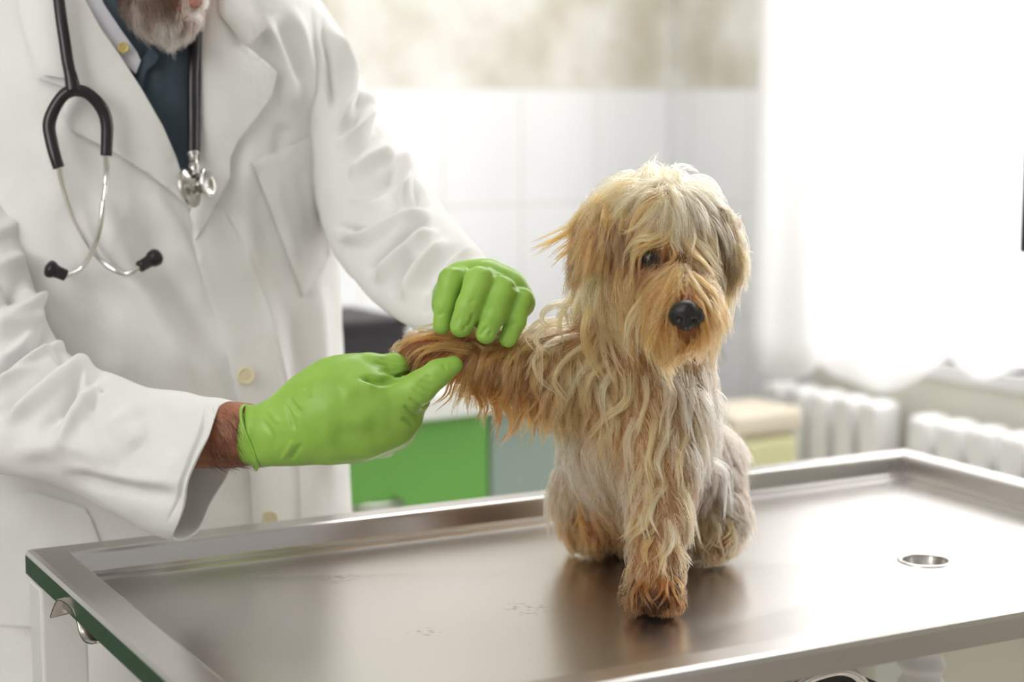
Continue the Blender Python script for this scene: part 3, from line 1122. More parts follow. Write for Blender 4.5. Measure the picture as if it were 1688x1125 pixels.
patch('collar', COL_R, torso_bvh, 0.022, 0.005, M['coat'], coat, 6, 0.004)
PLK = [(315, 352), (318, 400), (328, 440), (343, 490), (366, 550), (384, 625), (398, 690), (410, 760), (418, 870), (420, 960), (500, 960), (498, 870), (490, 700), (465, 580), (440, 500), (400, 400), (360, 340), (345, 345), (322, 392)]
patch('front_panel', PLK, torso_bvh, 0.009, 0.008, M['coat'], coat, 6, 0.0, liftf=lambda x, y: -0.009 * min(1, max(0, (x - (np.interp(y, [340, 500, 700, 960], [330, 375, 425, 440]))) / 55)))
PKT = [(415, 266), (450, 252), (500, 231), (538, 212), (541, 300), (544, 420), (520, 470), (501, 489), (478, 430), (452, 360), (430, 305)]
pk = patch('chest_pocket', PKT, torso_bvh, 0.006, 0.006, M['coat'], coat, 5, 0.002, folds=[([(450, 290), (470, 360), (500, 440)], 12, .003), ([(490, 260), (505, 350), (520, 430)], 10, -.0025)])
HPK = [(-60, 815), (60, 812), (140, 838), (150, 858), (163, 893), (168, 960), (165, 1036), (60, 1034), (-60, 1030)]
patch('hip_pocket', HPK, torso_bvh, 0.004, 0.005, M['coat'], coat, 6, 0.003)


def button(px, py, r, mt, bvh, lift, par, tilt=(0.35, 0, -1)):
    c = W(hit(bvh, px, py, lift))
    ax = np.array(tilt, float) @ BASIS; ax /= np.linalg.norm(ax)
    u = np.cross(ax, [0, 0, 1]); u /= np.linalg.norm(u); v = np.cross(ax, u)
    b = MB()
    pr = [(0.0, .0022), (.35, .0018), (.62, .0016), (.74, .0028), (.92, .0030), (1.0, .0018), (.96, 0), (.5, -.0006), (0.0, -.0006)]
    n = 28; V, Fc = [], []
    for q, h_ in pr:
        for k in range(n):
            a = 2 * math.pi * k / n
            V.append(c + r * q * (math.cos(a) * u + math.sin(a) * v) + ax * h_)
    for i in range(len(pr) - 1):
        for k in range(n):
            Fc.append((i * n + k, i * n + (k + 1) % n, (i + 1) * n + (k + 1) % n, (i + 1) * n + k))
    b.add(V, Fc)
    for (a1, a2) in ((.22, .22), (-.22, .22), (.22, -.22), (-.22, -.22)):
        p = c + u * r * a1 + v * r * a2 + ax * .0019
        b.tube([p, p + ax * 0.0009], [r * 0.11, r * 0.09], 8)
    return b.build('button', mt, par, True)


button(405, 620, .0105, M['button'], torso_bvh, .0095, coat)
button(444, 856, .0100, M['button'], torso_bvh, .0095, coat)
# shirt collar and its button
SCOL = [(118, -60), (150, -60), (170, 5), (200, 50), (226, 86), (232, 100), (224, 122), (213, 112), (192, 84), (160, 40), (132, -5)]
patch('shirt_collar', SCOL, shirt_bvh, 0.012, 0.004, M['shirt_light'], shirt, 5, 0.002)
SCOL2 = [(226, 90), (238, 80), (258, 70), (280, 74), (318, 70), (320, 40), (330, 10), (300, -20), (240, -10), (225, 40), (222, 80)]
patch('shirt_collar', [(232, 100), (248, 78), (262, 92), (256, 104), (240, 118), (234, 160), (226, 128)], shirt_bvh, 0.009, 0.003, M['shirt'], shirt, 5, 0.002)
button(203, 79, .006, M['button_yellow'], shirt_bvh, .0185, shirt)

# sleeve in front (image left), with an open cuff
RS = [(110, -40, 20, -30, 2.03, .02), (70, -5, -110, -10, 2.03, .05), (20, 60, -190, 40, 2.02, .060), (28, 200, -200, 210, 2.00, .066), (34, 340, -205, 400, 1.955, .068), (44, 440, -200, 560, 1.905, .066), (70, 520, -165, 690, 1.862, .064),
      (108, 580, -95, 765, 1.832, .061), (160, 606, 0, 782, 1.808, .058), (225, 632, 105, 805, 1.788, .056), (300, 648, 205, 855, 1.768, .055), (345, 657, 262, 884, 1.757, .0545), (381, 663, 300, 893, 1.750, .054)]
rv, rq = loft_tube(RS, 200, 420, ex=2.05)
rq, rn = orient_out(rv, rq)
sleeve_folds = [
    # crumpled elbow
    ([(-20, 560), (40, 520), (78, 478)], 14, .016), ([(-30, 620), (40, 585), (95, 540), (108, 512)], 14, -.012), ([(-20, 650), (50, 600), (118, 572)], 12, .014),
    ([(-10, 690), (60, 640), (125, 598)], 13, -.010), ([(0, 700), (70, 655), (150, 600), (170, 596)], 12, .013), ([(60, 720), (130, 650), (178, 610)], 12, -.009),
    ([(100, 745), (120, 690), (150, 640), (172, 618)], 12, .008), ([(-40, 470), (10, 440), (46, 420)], 14, .009), ([(-40, 520), (10, 490), (50, 465)], 14, -.010),
    ([(-40, 400), (20, 372), (40, 345)], 14, .006), ([(130, 700), (150, 660), (170, 640)], 12, .005), ([(10, 745), (120, 735), (200, 770)], 20, .006),
    ([(40, 660), (90, 630), (115, 610)], 8, .006), ([(-10, 600), (30, 575), (60, 545)], 8, .006),
    ([(-30, 512), (0, 507), (30, 506), (52, 494)], 6, -.007), ([(-30, 622), (0, 608), (23, 590), (51, 579), (90, 562)], 6, -.008), ([(-20, 640), (20, 618), (50, 605), (95, 588)], 6, -.006), ([(70, 582), (92, 590), (122, 608)], 6, -.006),
    ([(139, 616), (118, 655), (96, 690)], 7, -.005), ([(-20, 560), (20, 550), (60, 530), (82, 512)], 9, .006), ([(-30, 440), (0, 470), (40, 478), (50, 470)], 6, -.006), ([(150, 612), (136, 640), (130, 670)], 7, .005), ([(176, 622), (160, 650), (150, 690)], 7, -.004),
    # long soft creases of the forearm
    ([(90, 760), (190, 785), (320, 800)], 14, .004), ([(100, 775), (200, 805), (310, 822)], 16, -.005), ([(220, 660), (260, 720), (300, 760)], 26, -.004), ([(180, 680), (230, 740)], 22, .004),
    # hem of the cuff
    ([(352, 662), (332, 720), (312, 790), (278, 868)], 4, -.004), ([(366, 662), (346, 720), (326, 790), (290, 880)], 9, .0022),
]
GAIN[:] = [1.4, .95]
rv = rv + rn * (fold_disp(rv, rn, sleeve_folds) + 0.0018 * vnoise(rv * 28, 5) + 0.0009 * vnoise(rv * 60, 6))[:, None]
# the cuff gapes open towards the wrist: its far lip reaches further out
tt_ = np.clip((np.repeat(np.arange(420), 200) / 419.0 - .88) / .12, 0, 1) ** 1.5
ctr_ = rv.reshape(420, 200, 3).mean(1).repeat(200, 0)
rv[:, 0] += tt_ * np.clip((rv[:, 2] - ctr_[:, 2]) / .054, -.35, 1) * .013
rv[:, 0] += tt_ * .0025 * np.sin(np.arctan2(rv[:, 2] - ctr_[:, 2], rv[:, 1] - ctr_[:, 1]) * 5)
sl = mesh_obj('sleeve', W(rv), rq, M['coat'], coat)
sdm = sl.modifiers.new('thick', 'SOLIDIFY'); sdm.thickness = 0.003; sdm.offset = -1

# far sleeve (image right)
LS = [(470, -60, 360, 30, 2.12, .06), (522, -8, 440, 80, 2.14, .074), (572, 72, 484, 160, 2.135, .078), (614, 168, 506, 250, 2.11, .076), (652, 236, 522, 330, 2.075, .074),
      (700, 305, 546, 412, 2.02, .071), (752, 368, 590, 470, 1.945, .064), (792, 415, 640, 520, 1.88, .056), (812, 446, 690, 546, 1.835, .050), (818, 470, 716, 556, 1.815, .046)]
lv, lq = loft_tube(LS, 180, 360, ex=2.1)
lq, ln_ = orient_out(lv, lq)
left_folds = [
    ([(540, 40), (575, 120), (570, 190), (545, 225)], 9, .008), ([(560, 60), (598, 140), (585, 200), (550, 235)], 9, -.006), ([(585, 120), (612, 180), (590, 220), (548, 248)], 9, .007),
    ([(530, 20), (545, 100), (548, 190)], 8, -.006), ([(605, 160), (625, 210), (590, 250), (550, 262)], 10, -.005),
    ([(575, 300), (620, 262), (655, 250)], 12, .007), ([(560, 330), (640, 300), (660, 270)], 12, -.005), ([(650, 250), (672, 300), (655, 335)], 10, .008), ([(670, 280), (690, 325), (660, 350)], 9, -.005),
    ([(545, 372), (600, 382), (650, 362), (712, 325)], 9, -.010), ([(550, 392), (610, 396), (660, 376), (720, 345)], 9, .009),
    ([(600, 455), (650, 415), (712, 362)], 7, -.011), ([(615, 470), (660, 430), (725, 378)], 9, .008), ([(610, 445), (655, 400), (690, 372)], 8, .005),
    ([(640, 490), (672, 440), (690, 410)], 8, -.007), ([(660, 500), (690, 450), (740, 395)], 9, .006), ([(690, 490), (720, 440), (770, 400)], 10, -.004), ([(720, 480), (750, 430), (790, 410)], 9, .004),
    ([(700, 520), (715, 470)], 8, -.004),
]
GAIN[:] = [2.0, .9]
lv = lv + ln_ * (fold_disp(lv, ln_, left_folds) + 0.0018 * vnoise(lv * 24, 8) + 0.0008 * vnoise(lv * 60, 9))[:, None]
so_ = mesh_obj('sleeve', W(lv), lq, M['coat'], coat)
sdm = so_.modifiers.new('thick', 'SOLIDIFY'); sdm.thickness = 0.003; sdm.offset = -1

GAIN[:] = [1.0, 1.0]
# trousers and shoes below the coat (behind the table)
for sx in (-0.095, 0.095):
    cx = W(C(270, 1500, 2.16))
    fw_ = np.array([math.cos(TYW), math.sin(TYW), 0]); fr = np.array([math.sin(TYW), -math.cos(TYW), 0])
    c0_ = np.array([cx[0], cx[1], 0]) + fw_ * sx
    o = MB().tube([c0_ + Z * z for z in (0.75, 0.62, 0.46, 0.3, 0.15, 0.06)], [.095, .088, .078, .07, .066, .07], 28).build('trouser_leg', M['trousers'], person, True)
    b = MB()
    b.tube(spline([c0_ - fr * 0.07 + Z * .045, c0_ + Z * .05, c0_ + fr * .10 + Z * .04, c0_ + fr * .19 + Z * .032], 16), np.interp(np.linspace(0, 1, 16), [0, .1, .4, .7, .95, 1], [.03, .042, .044, .042, .03, .015]), 20)
    b.build('shoe', M['shoe'], person, True)

# body: head, neck, arms under the clothes, wrists (hands are in the gloves)
HEADC = (268, -62, 1.985)
body_ch = [
    (pxchain([(262, -70, 1.99, 108), (256, -150, 2.0, 128)]), .02), (pxchain([(268, -30, 1.965, 70), (276, 18, 1.918, 48), (280, 42, 1.895, 28)]), .03),
    (pxchain([(240, 20, 1.97, 58), (235, 20, 1.97, 58)]), .03), (pxchain([(292, -14, 1.918, 36), (296, -60, 1.93, 58)]), .02),
    (pxchain([(332, -66, 1.880, 10), (336, -40, 1.864, 14)]), .012), (pxchain([(322, -2, 1.866, 24)]), .02),      # nose, mouth mound
    (pxchain([(170, -80, 2.0, 26), (168, -60, 2.0, 20)]), .01),                                                    # ear
    (pxchain([(250, 0, 2.06, 78), (252, 110, 2.09, 80)]), .04),                                                   # neck
    (pxchain([(100, 50, 2.06, 70), (400, 50, 2.12, 70)]), .04), (pxchain([(255, 100, 2.1, 130), (255, 500, 2.12, 140), (270, 900, 2.15, 130)]), .05),
    (pxchain([(40, 60, 2.05, 70), (-80, 200, 2.0, 66), (-85, 480, 1.93, 58), (-10, 680, 1.84, 54), (180, 715, 1.79, 50), (330, 716, 1.757, 50), (390, 717, 1.745, 47), (450, 712, 1.738, 40)]), .02),
    (pxchain([(440, 60, 2.14, 60), (545, 200, 2.12, 50), (590, 290, 2.07, 46), (640, 380, 1.99, 42), (690, 445, 1.925, 34), (735, 488, 1.86, 26), (760, 498, 1.82, 24)]), .02),
]
bv, bq = sdf_mesh(body_ch, 0.006, .02, 1.0, .02, 4)
body = mesh_obj('body', W(bv), bq, M['skin'], person)
body_bvh = bvh_of(bv, bq)
# lips, eyes, brows on the face (mostly above the picture edge)
patch('mouth', [(298, 2), (312, -3), (325, -1), (340, -5), (345, 2), (338, 7), (322, 10), (306, 8)], body_bvh, .004, .003, M['lip'], body, 3, .002)
for ex_, ey in ((300, -105), (352, -105)):
    c = W(hit(body_bvh, ex_, ey, -.0055))
    b = MB(); b.tube([c + np.array([0, q, 0]) for q in (-.004, -.003, 0, .006)], [.004, .009, .0115, .006], 20)
    b.build('eye', M['eye_white'], body, True)
    b = MB(); b.tube([c + np.array([0, q, 0]) for q in (-.0052, -.0045, -.003)], [.002, .0045, .005], 16)
    b.build('iris', M['shoe'], body, True)

# ------------------------------------------------------------------ gloved hands
def glove(name, chains, h, zs, folds, k, label, it=3):
    GAIN[:] = [1.35, 1.0]
    v, q = sdf_mesh(chains, h, k, zs, .012, it)
    n = vert_normals(v, q)
    v = v + n * (fold_disp(v, n, folds) + 0.0005 * vnoise(v * 70, 11))[:, None]
    o = mesh_obj(name, W(v), q, M['glove'], person)
    tag(o, label)
    return o, v, q


# hand in front: back of the hand to the camera, thumb on top behind the paw, index finger along the leg
RD = 1.712
rh = [
    (pxchain([(424, 720, RD + .020, 49), (470, 711, RD + .014, 51), (512, 694, RD + .006, 66), (556, 680, RD, 80), (600, 678, RD, 76)]), .016),
    (pxchain([(520, 672, RD + .006, 52), (560, 640, RD + .002, 46), (585, 622, RD + .004, 34)]), .014),
    (pxchain([(600, 690, RD, 64), (640, 690, RD + .002, 52)]), .014),
    # thumb
    (pxchain([(566, 622, RD + .006, 34), (608, 609, RD + .006, 25), (650, 604, RD + .012, 19.5), (678, 602, RD + .034, 17), (704, 600, RD + .052, 15)]), .006),
    # index finger
    (pxchain([(612, 672, RD - .004, 46), (650, 662, RD - .008, 35), (690, 640, RD - .012, 27), (722, 616, RD - .014, 21.5), (748, 602, RD - .012, 15.5)]), .006),
    # middle, ring and little finger curled behind it
    (pxchain([(640, 690, RD, 44), (672, 688, RD + .006, 24), (690, 660, RD + .022, 18), (684, 630, RD + .034, 15)]), .005),
    (pxchain([(628, 712, RD + .002, 38), (655, 716, RD + .008, 24), (672, 686, RD + .026, 17), (664, 650, RD + .038, 14)]), .005),
    (pxchain([(606, 730, RD + .004, 28), (632, 734, RD + .012, 20), (648, 704, RD + .030, 15), (640, 670, RD + .042, 12)]), .005),
]
rf = [
    ([(585, 622), (622, 627), (655, 624), (690, 610)], 4.0, -.0035), ([(600, 618), (625, 632), (650, 630)], 5, -.002),
    ([(690, 625), (708, 634), (716, 640)], 2.6, -.0012), ([(686, 632), (702, 642), (712, 650)], 2.6, -.0012), ([(678, 640), (694, 654), (708, 660)], 2.6, -.0014), ([(672, 655), (690, 668), (700, 674)], 2.6, -.0014),
    ([(700, 618), (712, 626)], 2.4, -.001), ([(664, 668), (682, 684), (690, 688)], 3, -.0016), ([(660, 690), (676, 698), (684, 706)], 3, -.002),
    ([(730, 600), (736, 612)], 2.5, -.0009), ([(622, 590), (640, 596), (668, 598)], 2.5, -.0008), ([(612, 597), (640, 603), (672, 606)], 2.5, -.0008), ([(620, 612), (645, 612), (670, 608)], 2.5, -.0007),
    ([(476, 655), (486, 672), (500, 684)], 4, -.0018), ([(470, 662), (480, 690), (486, 712)], 4, -.0014), ([(478, 760), (490, 742), (498, 730)], 4, -.0016), ([(462, 762), (478, 738), (484, 724)], 4, .0012),
    ([(500, 640), (512, 655)], 4, -.0012), ([(430, 690), (450, 720), (452, 745)], 4, -.001), ([(440, 672), (460, 700)], 4, .0009),
    ([(560, 655), (600, 640), (620, 650)], 12, .0014), ([(540, 720), (600, 720), (640, 712)], 22, -.002), ([(520, 660), (570, 690), (620, 700)], 16, .0012),
    ([(410, 676), (414, 720), (424, 765)], 5, -.001),
]
g1o, g1v, g1q = glove('glove', rh, .0016, 1.28, rf, .012, 'lime green nitrile glove pinching the dog\'s paw, cuff over the bare wrist')
# rolled glove cuff round the wrist
cv = []
th = np.linspace(0, 2 * math.pi, 61)
cc = C(414, 720, RD + .021)
for t in th:
    wob = 1 + .03 * math.sin(3 * t + .7) + .015 * math.sin(7 * t)
    cv.append(W(cc + np.array([0.0045 * -math.sin(t) + .004 * math.sin(2 * t), -math.sin(t) * .0304 * wob, math.cos(t) * .0245 * wob])))
MB().tube(cv[:-1] + [cv[0]], .0016, 10, False).build('cuff_bead', M['glove'], g1o, True)
cv2 = []
V, Fc = [], []
for j, (xo, rr) in enumerate(((0, 1.0), (6, .985), (14, .97), (24, .975), (34, .96))):
    c2 = C(414 + xo, 720 - xo * .12, RD + .021 - xo * .0001)
    for t in th[:-1]:
        wob = 1 + (.03 * math.sin(3 * t + .7) + .015 * math.sin(7 * t)) * (1 - j / 5) + .02 * math.sin(5 * t + j * .6)
        V.append(c2 + np.array([0.0045 * -math.sin(t) * (1 - j / 5), -math.sin(t) * .0304 * rr * wob * (1 + .004 * j), math.cos(t) * .0245 * rr * wob]))
V = np.array(V)
for j in range(4):
    for i in range(60):
        Fc.append((j * 60 + i, j * 60 + (i + 1) % 60, (j + 1) * 60 + (i + 1) % 60, (j + 1) * 60 + i))
o = fix_normals(mesh_obj('cuff', W(V), Fc, M['glove'], g1o))
s_ = o.modifiers.new('thick', 'SOLIDIFY'); s_.thickness = .0008

# hand behind: fingers draped over the leg from above
LD = 1.715
lh = [
    (pxchain([(748, 496, LD + .085, 32), (756, 492, LD + .062, 38), (775, 490, LD + .040, 50), (805, 490, LD + .030, 50)]), .014),
    (pxchain([(760, 462, LD + .030, 26), (800, 462, LD + .028, 26), (838, 480, LD + .026, 26), (858, 500, LD + .030, 24)]), .016),
    # index (partly behind), middle, ring, little
    (pxchain([(764, 470, LD + .020, 26), (744, 462, LD + .004, 21), (734, 500, LD - .004, 18), (729, 536, LD - .002, 15.5)]), .004),
    (pxchain([(800, 474, LD + .016, 27), (789, 464, LD - .010, 24), (774, 505, LD - .020, 22), (760, 538, LD - .018, 19.5)]), .0035),
    (pxchain([(830, 486, LD + .016, 26), (828, 478, LD - .006, 22), (815, 520, LD - .018, 20), (801, 550, LD - .016, 17.5)]), .0035),
    (pxchain([(852, 500, LD + .020, 25), (860, 494, LD + .004, 19), (849, 530, LD - .006, 18), (838, 558, LD - .004, 15.5)]), .0035),
    # thumb behind the leg
    (pxchain([(740, 505, LD + .050, 28), (742, 545, LD + .044, 20), (752, 580, LD + .034, 17)]), .006),
]
lf = [
    ([(746, 545), (752, 530), (758, 520)], 3, -.0012), ([(764, 548), (768, 536)], 3, -.001), ([(770, 540), (778, 528), (780, 515)], 3, -.0012), ([(790, 556), (798, 545), (806, 538)], 3, -.0014), ([(806, 556), (810, 545)], 3, -.001),
    ([(772, 500), (784, 494)], 3, -.0008), ([(800, 440), (815, 452), (834, 458)], 4, .0010), ([(736, 448), (760, 446), (776, 450)], 4, .001), ([(840, 470), (858, 478), (870, 486)], 4, -.0009),
    ([(722, 520), (734, 515)], 3, -.0009), ([(840, 540), (850, 530)], 3, -.001),
]
g2o, g2v, g2q = glove('glove', lh, .0016, 1.15, lf, .010, 'lime green nitrile glove with fingers draped over the dog\'s raised leg')

# hairs on the bare wrist are added with the other hair below

# ------------------------------------------------------------------ stethoscope
st = empty('stethoscope', W(hit(torso_bvh, 125, 150, .02)), 'black stethoscope with chrome ear tubes hanging round the neck of the white coat', 'stethoscope')
surf_v = np.concatenate([tv])


def on_coat(pts, lift):
    return np.array([W(hit(torso_bvh, x, y, (l[0] if l else lift))) for x, y, *l in pts])


main = on_coat([(93, -60), (95, -20), (100, 25), (106, 65), (112, 105), (118, 132), (121, 150)], .036)
MB().tube(spline(main, 60), np.interp(np.linspace(0, 1, 60), [0, .8, 1], [.0058, .0062, .0085]), 18).build('tubing', M['black_rubber'], st, True)
neck = [W(hit(torso_bvh, 93, -60, .03)), W(C(91, -95, 1.895)), W(C(90, -130, 1.915)), W(C(93, -152, 1.98)), W(C(100, -158, 2.06)), W(C(130, -150, 2.14)), W(C(250, -148, 2.22)), W(C(370, -142, 2.17)), W(C(424, -122, 2.08))]
rp_ = spline([(404, -82, .036), (380, -68, .036), (348, -48, .026), (332, -14, .010), (325, 30, .005), (321, 80, .005), (318, 130, .008), (318, 200, .012), (318, 256, .021)], 30)
right_t = [W(hit(torso_bvh, x, y, l)) for x, y, l in rp_]
MB().tube(spline(neck + right_t, 160), .0062, 18).build('tubing', M['black_rubber'], st, True)
yl = on_coat([(121, 148), (106, 156), (90, 178), (81, 205), (85, 235), (92, 262), (97, 277)], .036)
yr = on_coat([(121, 148), (140, 152), (158, 166), (171, 185), (176, 205), (176, 232), (175, 257)], .036)
MB().tube(spline(yl, 60), np.interp(np.linspace(0, 1, 60), [0, .2, .45, 1], [.0068, .0062, .0068, .0060]), 18).build('yoke', M['black_rubber'], st, True)
MB().tube(spline(yr, 60), np.interp(np.linspace(0, 1, 60), [0, .2, .45, 1], [.0068, .0062, .0068, .0060]), 18).build('yoke', M['black_rubber'], st, True)
ml = on_coat([(97, 274, .036), (103, 305, .028), (116, 345, .024), (140, 392, .018), (165, 427, .018), (190, 446, .020), (212, 451, .024), (232, 439, .028)], .02)
mr = on_coat([(175, 254, .036), (175, 295, .032), (170, 340, .034), (162, 385, .034), (148, 422, .034), (130, 446, .033), (106, 455, .031)], .02)
MB().tube(spline(ml, 90), .0030, 16).build('ear_tube', M['chrome'], st, True)
MB().tube(spline(mr, 90), .0030, 16).build('ear_tube', M['chrome'], st, True)


def ear_tip(p, q):
    p, q = np.asarray(p), np.asarray(q)
    t = np.linspace(0, 1, 22)
    r = np.interp(t, [0, .02, .35, .5, .62, .8, .93, 1], [.004, .0062, .0064, .0068, .0088, .0095, .0072, .001])
    MB().tube(p + (q - p) * t[:, None], r, 20).build('ear_tip', M['black_rubber'], st, True)


ear_tip(W(hit(torso_bvh, 110, 455, .031)), W(hit(torso_bvh, 74, 440, .036)))
ear_tip(W(hit(torso_bvh, 229, 441, .028)), W(hit(torso_bvh, 264, 420, .036)))
# chestpiece
ct = on_coat([(318, 252, .021), (319, 264, .025), (320, 276, .030), (322, 290, .036)], .018)
MB().tube(spline(ct, 20), np.interp(np.linspace(0, 1, 20), [0, .1, .12, .45, .5, .75, .8, 1], [.0066, .0066, .0050, .0050, .0058, .0058, .0045, .0045]), 18).build('stem', M['pewter'], st, True)
cp = W(hit(torso_bvh, 324, 307, .039))
ax = np.array([.86, -.18, -.28]) @ BASIS; ax /= np.linalg.norm(ax)


def lathe(name, c, a, prof, mt, par, n=44, caps=True):
    a = np.asarray(a, float); u = np.cross(a, [0, 0, 1]); u /= np.linalg.norm(u); v = np.cross(a, u)
    V, Fc = [], []
    for h_, r in prof:
        for k in range(n):
            t = 2 * math.pi * k / n
            V.append(c + a * h_ + r * (math.cos(t) * u + math.sin(t) * v))
    for i in range(len(prof) - 1):
        for k in range(n):
            Fc.append((i * n + k, i * n + (k + 1) % n, (i + 1) * n + (k + 1) % n, (i + 1) * n + k))
    if caps:
        Fc.append(tuple(range(n))); Fc.append(tuple((len(prof) - 1) * n + k for k in range(n)))
    return fix_normals(mesh_obj(name, V, Fc, mt, par))


lathe('diaphragm', cp, ax, [(-.0098, .0165), (-.0095, .0200), (-.0085, .0212), (-.0068, .0212), (-.0060, .0200), (-.0035, .0150), (-.001, .0095), (.004, .0085)], M['pewter'], st)
lathe('diaphragm_rim', cp, ax, [(-.0112, .0185), (-.0112, .0205), (-.0095, .0216), (-.0082, .0216), (-.0082, .0195)], M['chrome'], st)
lathe('bell', cp, ax, [(.002, .0085), (.006, .0092), (.010, .0120), (.0125, .0142), (.0150, .0150), (.0155, .0135), (.0130, .0105), (.009, .005)], M['pewter'], st)
lathe('bell_ring', cp, ax, [(.0118, .0140), (.0122, .0158), (.0150, .0160), (.0158, .0150), (.0156, .0138)], M['chrome'], st, caps=False)

# ------------------------------------------------------------------ the dog
dog_ch = [
    # skull, cheeks, muzzle
    (pxchain([(1078, 392, 1.735, 94), (1095, 395, 1.705, 92)]), .02),
    (pxchain([(1062, 458, 1.715, 86), (1110, 462, 1.700, 80)]), .02),
    (pxchain([(1110, 462, 1.665, 62), (1128, 508, 1.622, 46), (1132, 520, 1.610, 40)]), .02),
    (pxchain([(1118, 545, 1.640, 36)]), .015),
    # neck, chest, belly, rump
    (pxchain([(1060, 500, 1.775, 96), (1048, 600, 1.805, 112)]), .03),
    (pxchain([(1048, 600, 1.80, 112), (1055, 700, 1.80, 110), (1060, 780, 1.85, 104)]), .03),
    (pxchain([(1058, 680, 1.88, 112), (1068, 790, 1.905, 118), (1072, 800, 1.93, 112)]), .03),
    # supporting foreleg and paw
    (pxchain([(1092, 690, 1.765, 66), (1090, 770, 1.745, 54), (1086, 860, 1.722, 42), (1082, 945, 1.702, 37), (1081, 975, 1.692, 38)]), .02),
    (pxchain([(1081, 978, 1.690, 34), (1081, 990, 1.672, 28)]), .008),
    (pxchain([(1052, 984, 1.680, 19), (1054, 991, 1.668, 16)]), .005), (pxchain([(1072, 986, 1.674, 19), (1072, 993, 1.662, 16)]), .005),
    (pxchain([(1094, 986, 1.674, 19), (1094, 993, 1.662, 16)]), .005), (pxchain([(1112, 982, 1.680, 18), (1112, 990, 1.670, 15)]), .005),
    # raised foreleg held in the gloves
    (pxchain([(985, 610, 1.775, 84), (900, 604, 1.762, 54), (820, 592, 1.752, 38), (755, 582, 1.745, 29), (700, 582, 1.740, 27), (684, 588, 1.738, 25)]), .02),
    # thighs and hind feet
    (pxchain([(1010, 740, 1.91, 74), (975, 820, 1.895, 56), (968, 858, 1.895, 40)]), .02), (pxchain([(968, 868, 1.90, 30), (985, 880, 1.862, 26)]), .012),
    (pxchain([(1145, 770, 1.925, 78), (1172, 850, 1.885, 56), (1176, 872, 1.875, 42)]), .02), (pxchain([(1176, 890, 1.880, 30), (1178, 896, 1.850, 27)]), .012),
]
dv, dq = sdf_mesh(dog_ch, .0036, .02, 1.0, .015, 3)
dn = vert_normals(dv, dq)
# paws stand on the tray
dw = W(dv)
dw[:, 2] = np.maximum(dw[:, 2], TRAY_Z + 0.0008)
dv = toC(dw)
dn = vert_normals(dv, dq)


def ear_solid(base_a, base_b, tip, depth_b, depth_t, name, thick=.006):
    """hanging ear flap: closed leaf-shaped solid from the base edge to the tip (picture columns, depth)"""
    n, m = 24, 14
    A, B_, T_ = C(*base_a, depth_b[0]), C(*base_b, depth_b[1]), C(*tip, depth_t)
    V = []
    for side in (-1, 1):
        for i in range(n):
            t = i / (n - 1)
            for j in range(m):
                s = j / (m - 1) * 2 - 1
                mid = (A + B_) / 2 * (1 - t) + T_ * t
                half = (B_ - A) / 2 * (1 - t) ** .75 * (1 + .55 * math.sin(math.pi * t))
                bul = math.sin(math.pi * t) * .010
                V.append(mid + half * s + np.array([0, 0, -bul * (1 - s * s) + side * thick / 2 * (1 - s * s) * (1 - t * .7)]))
    V = np.array(V)
    Fc = []
    for side in (0, 1):
        o = side * n * m
        for i in range(n - 1):
            for j in range(m - 1):
                q = (o + i * m + j, o + i * m + j + 1, o + (i + 1) * m + j + 1, o + (i + 1) * m + j)
                Fc.append(q if side else q[::-1])
    return V, np.array(Fc)


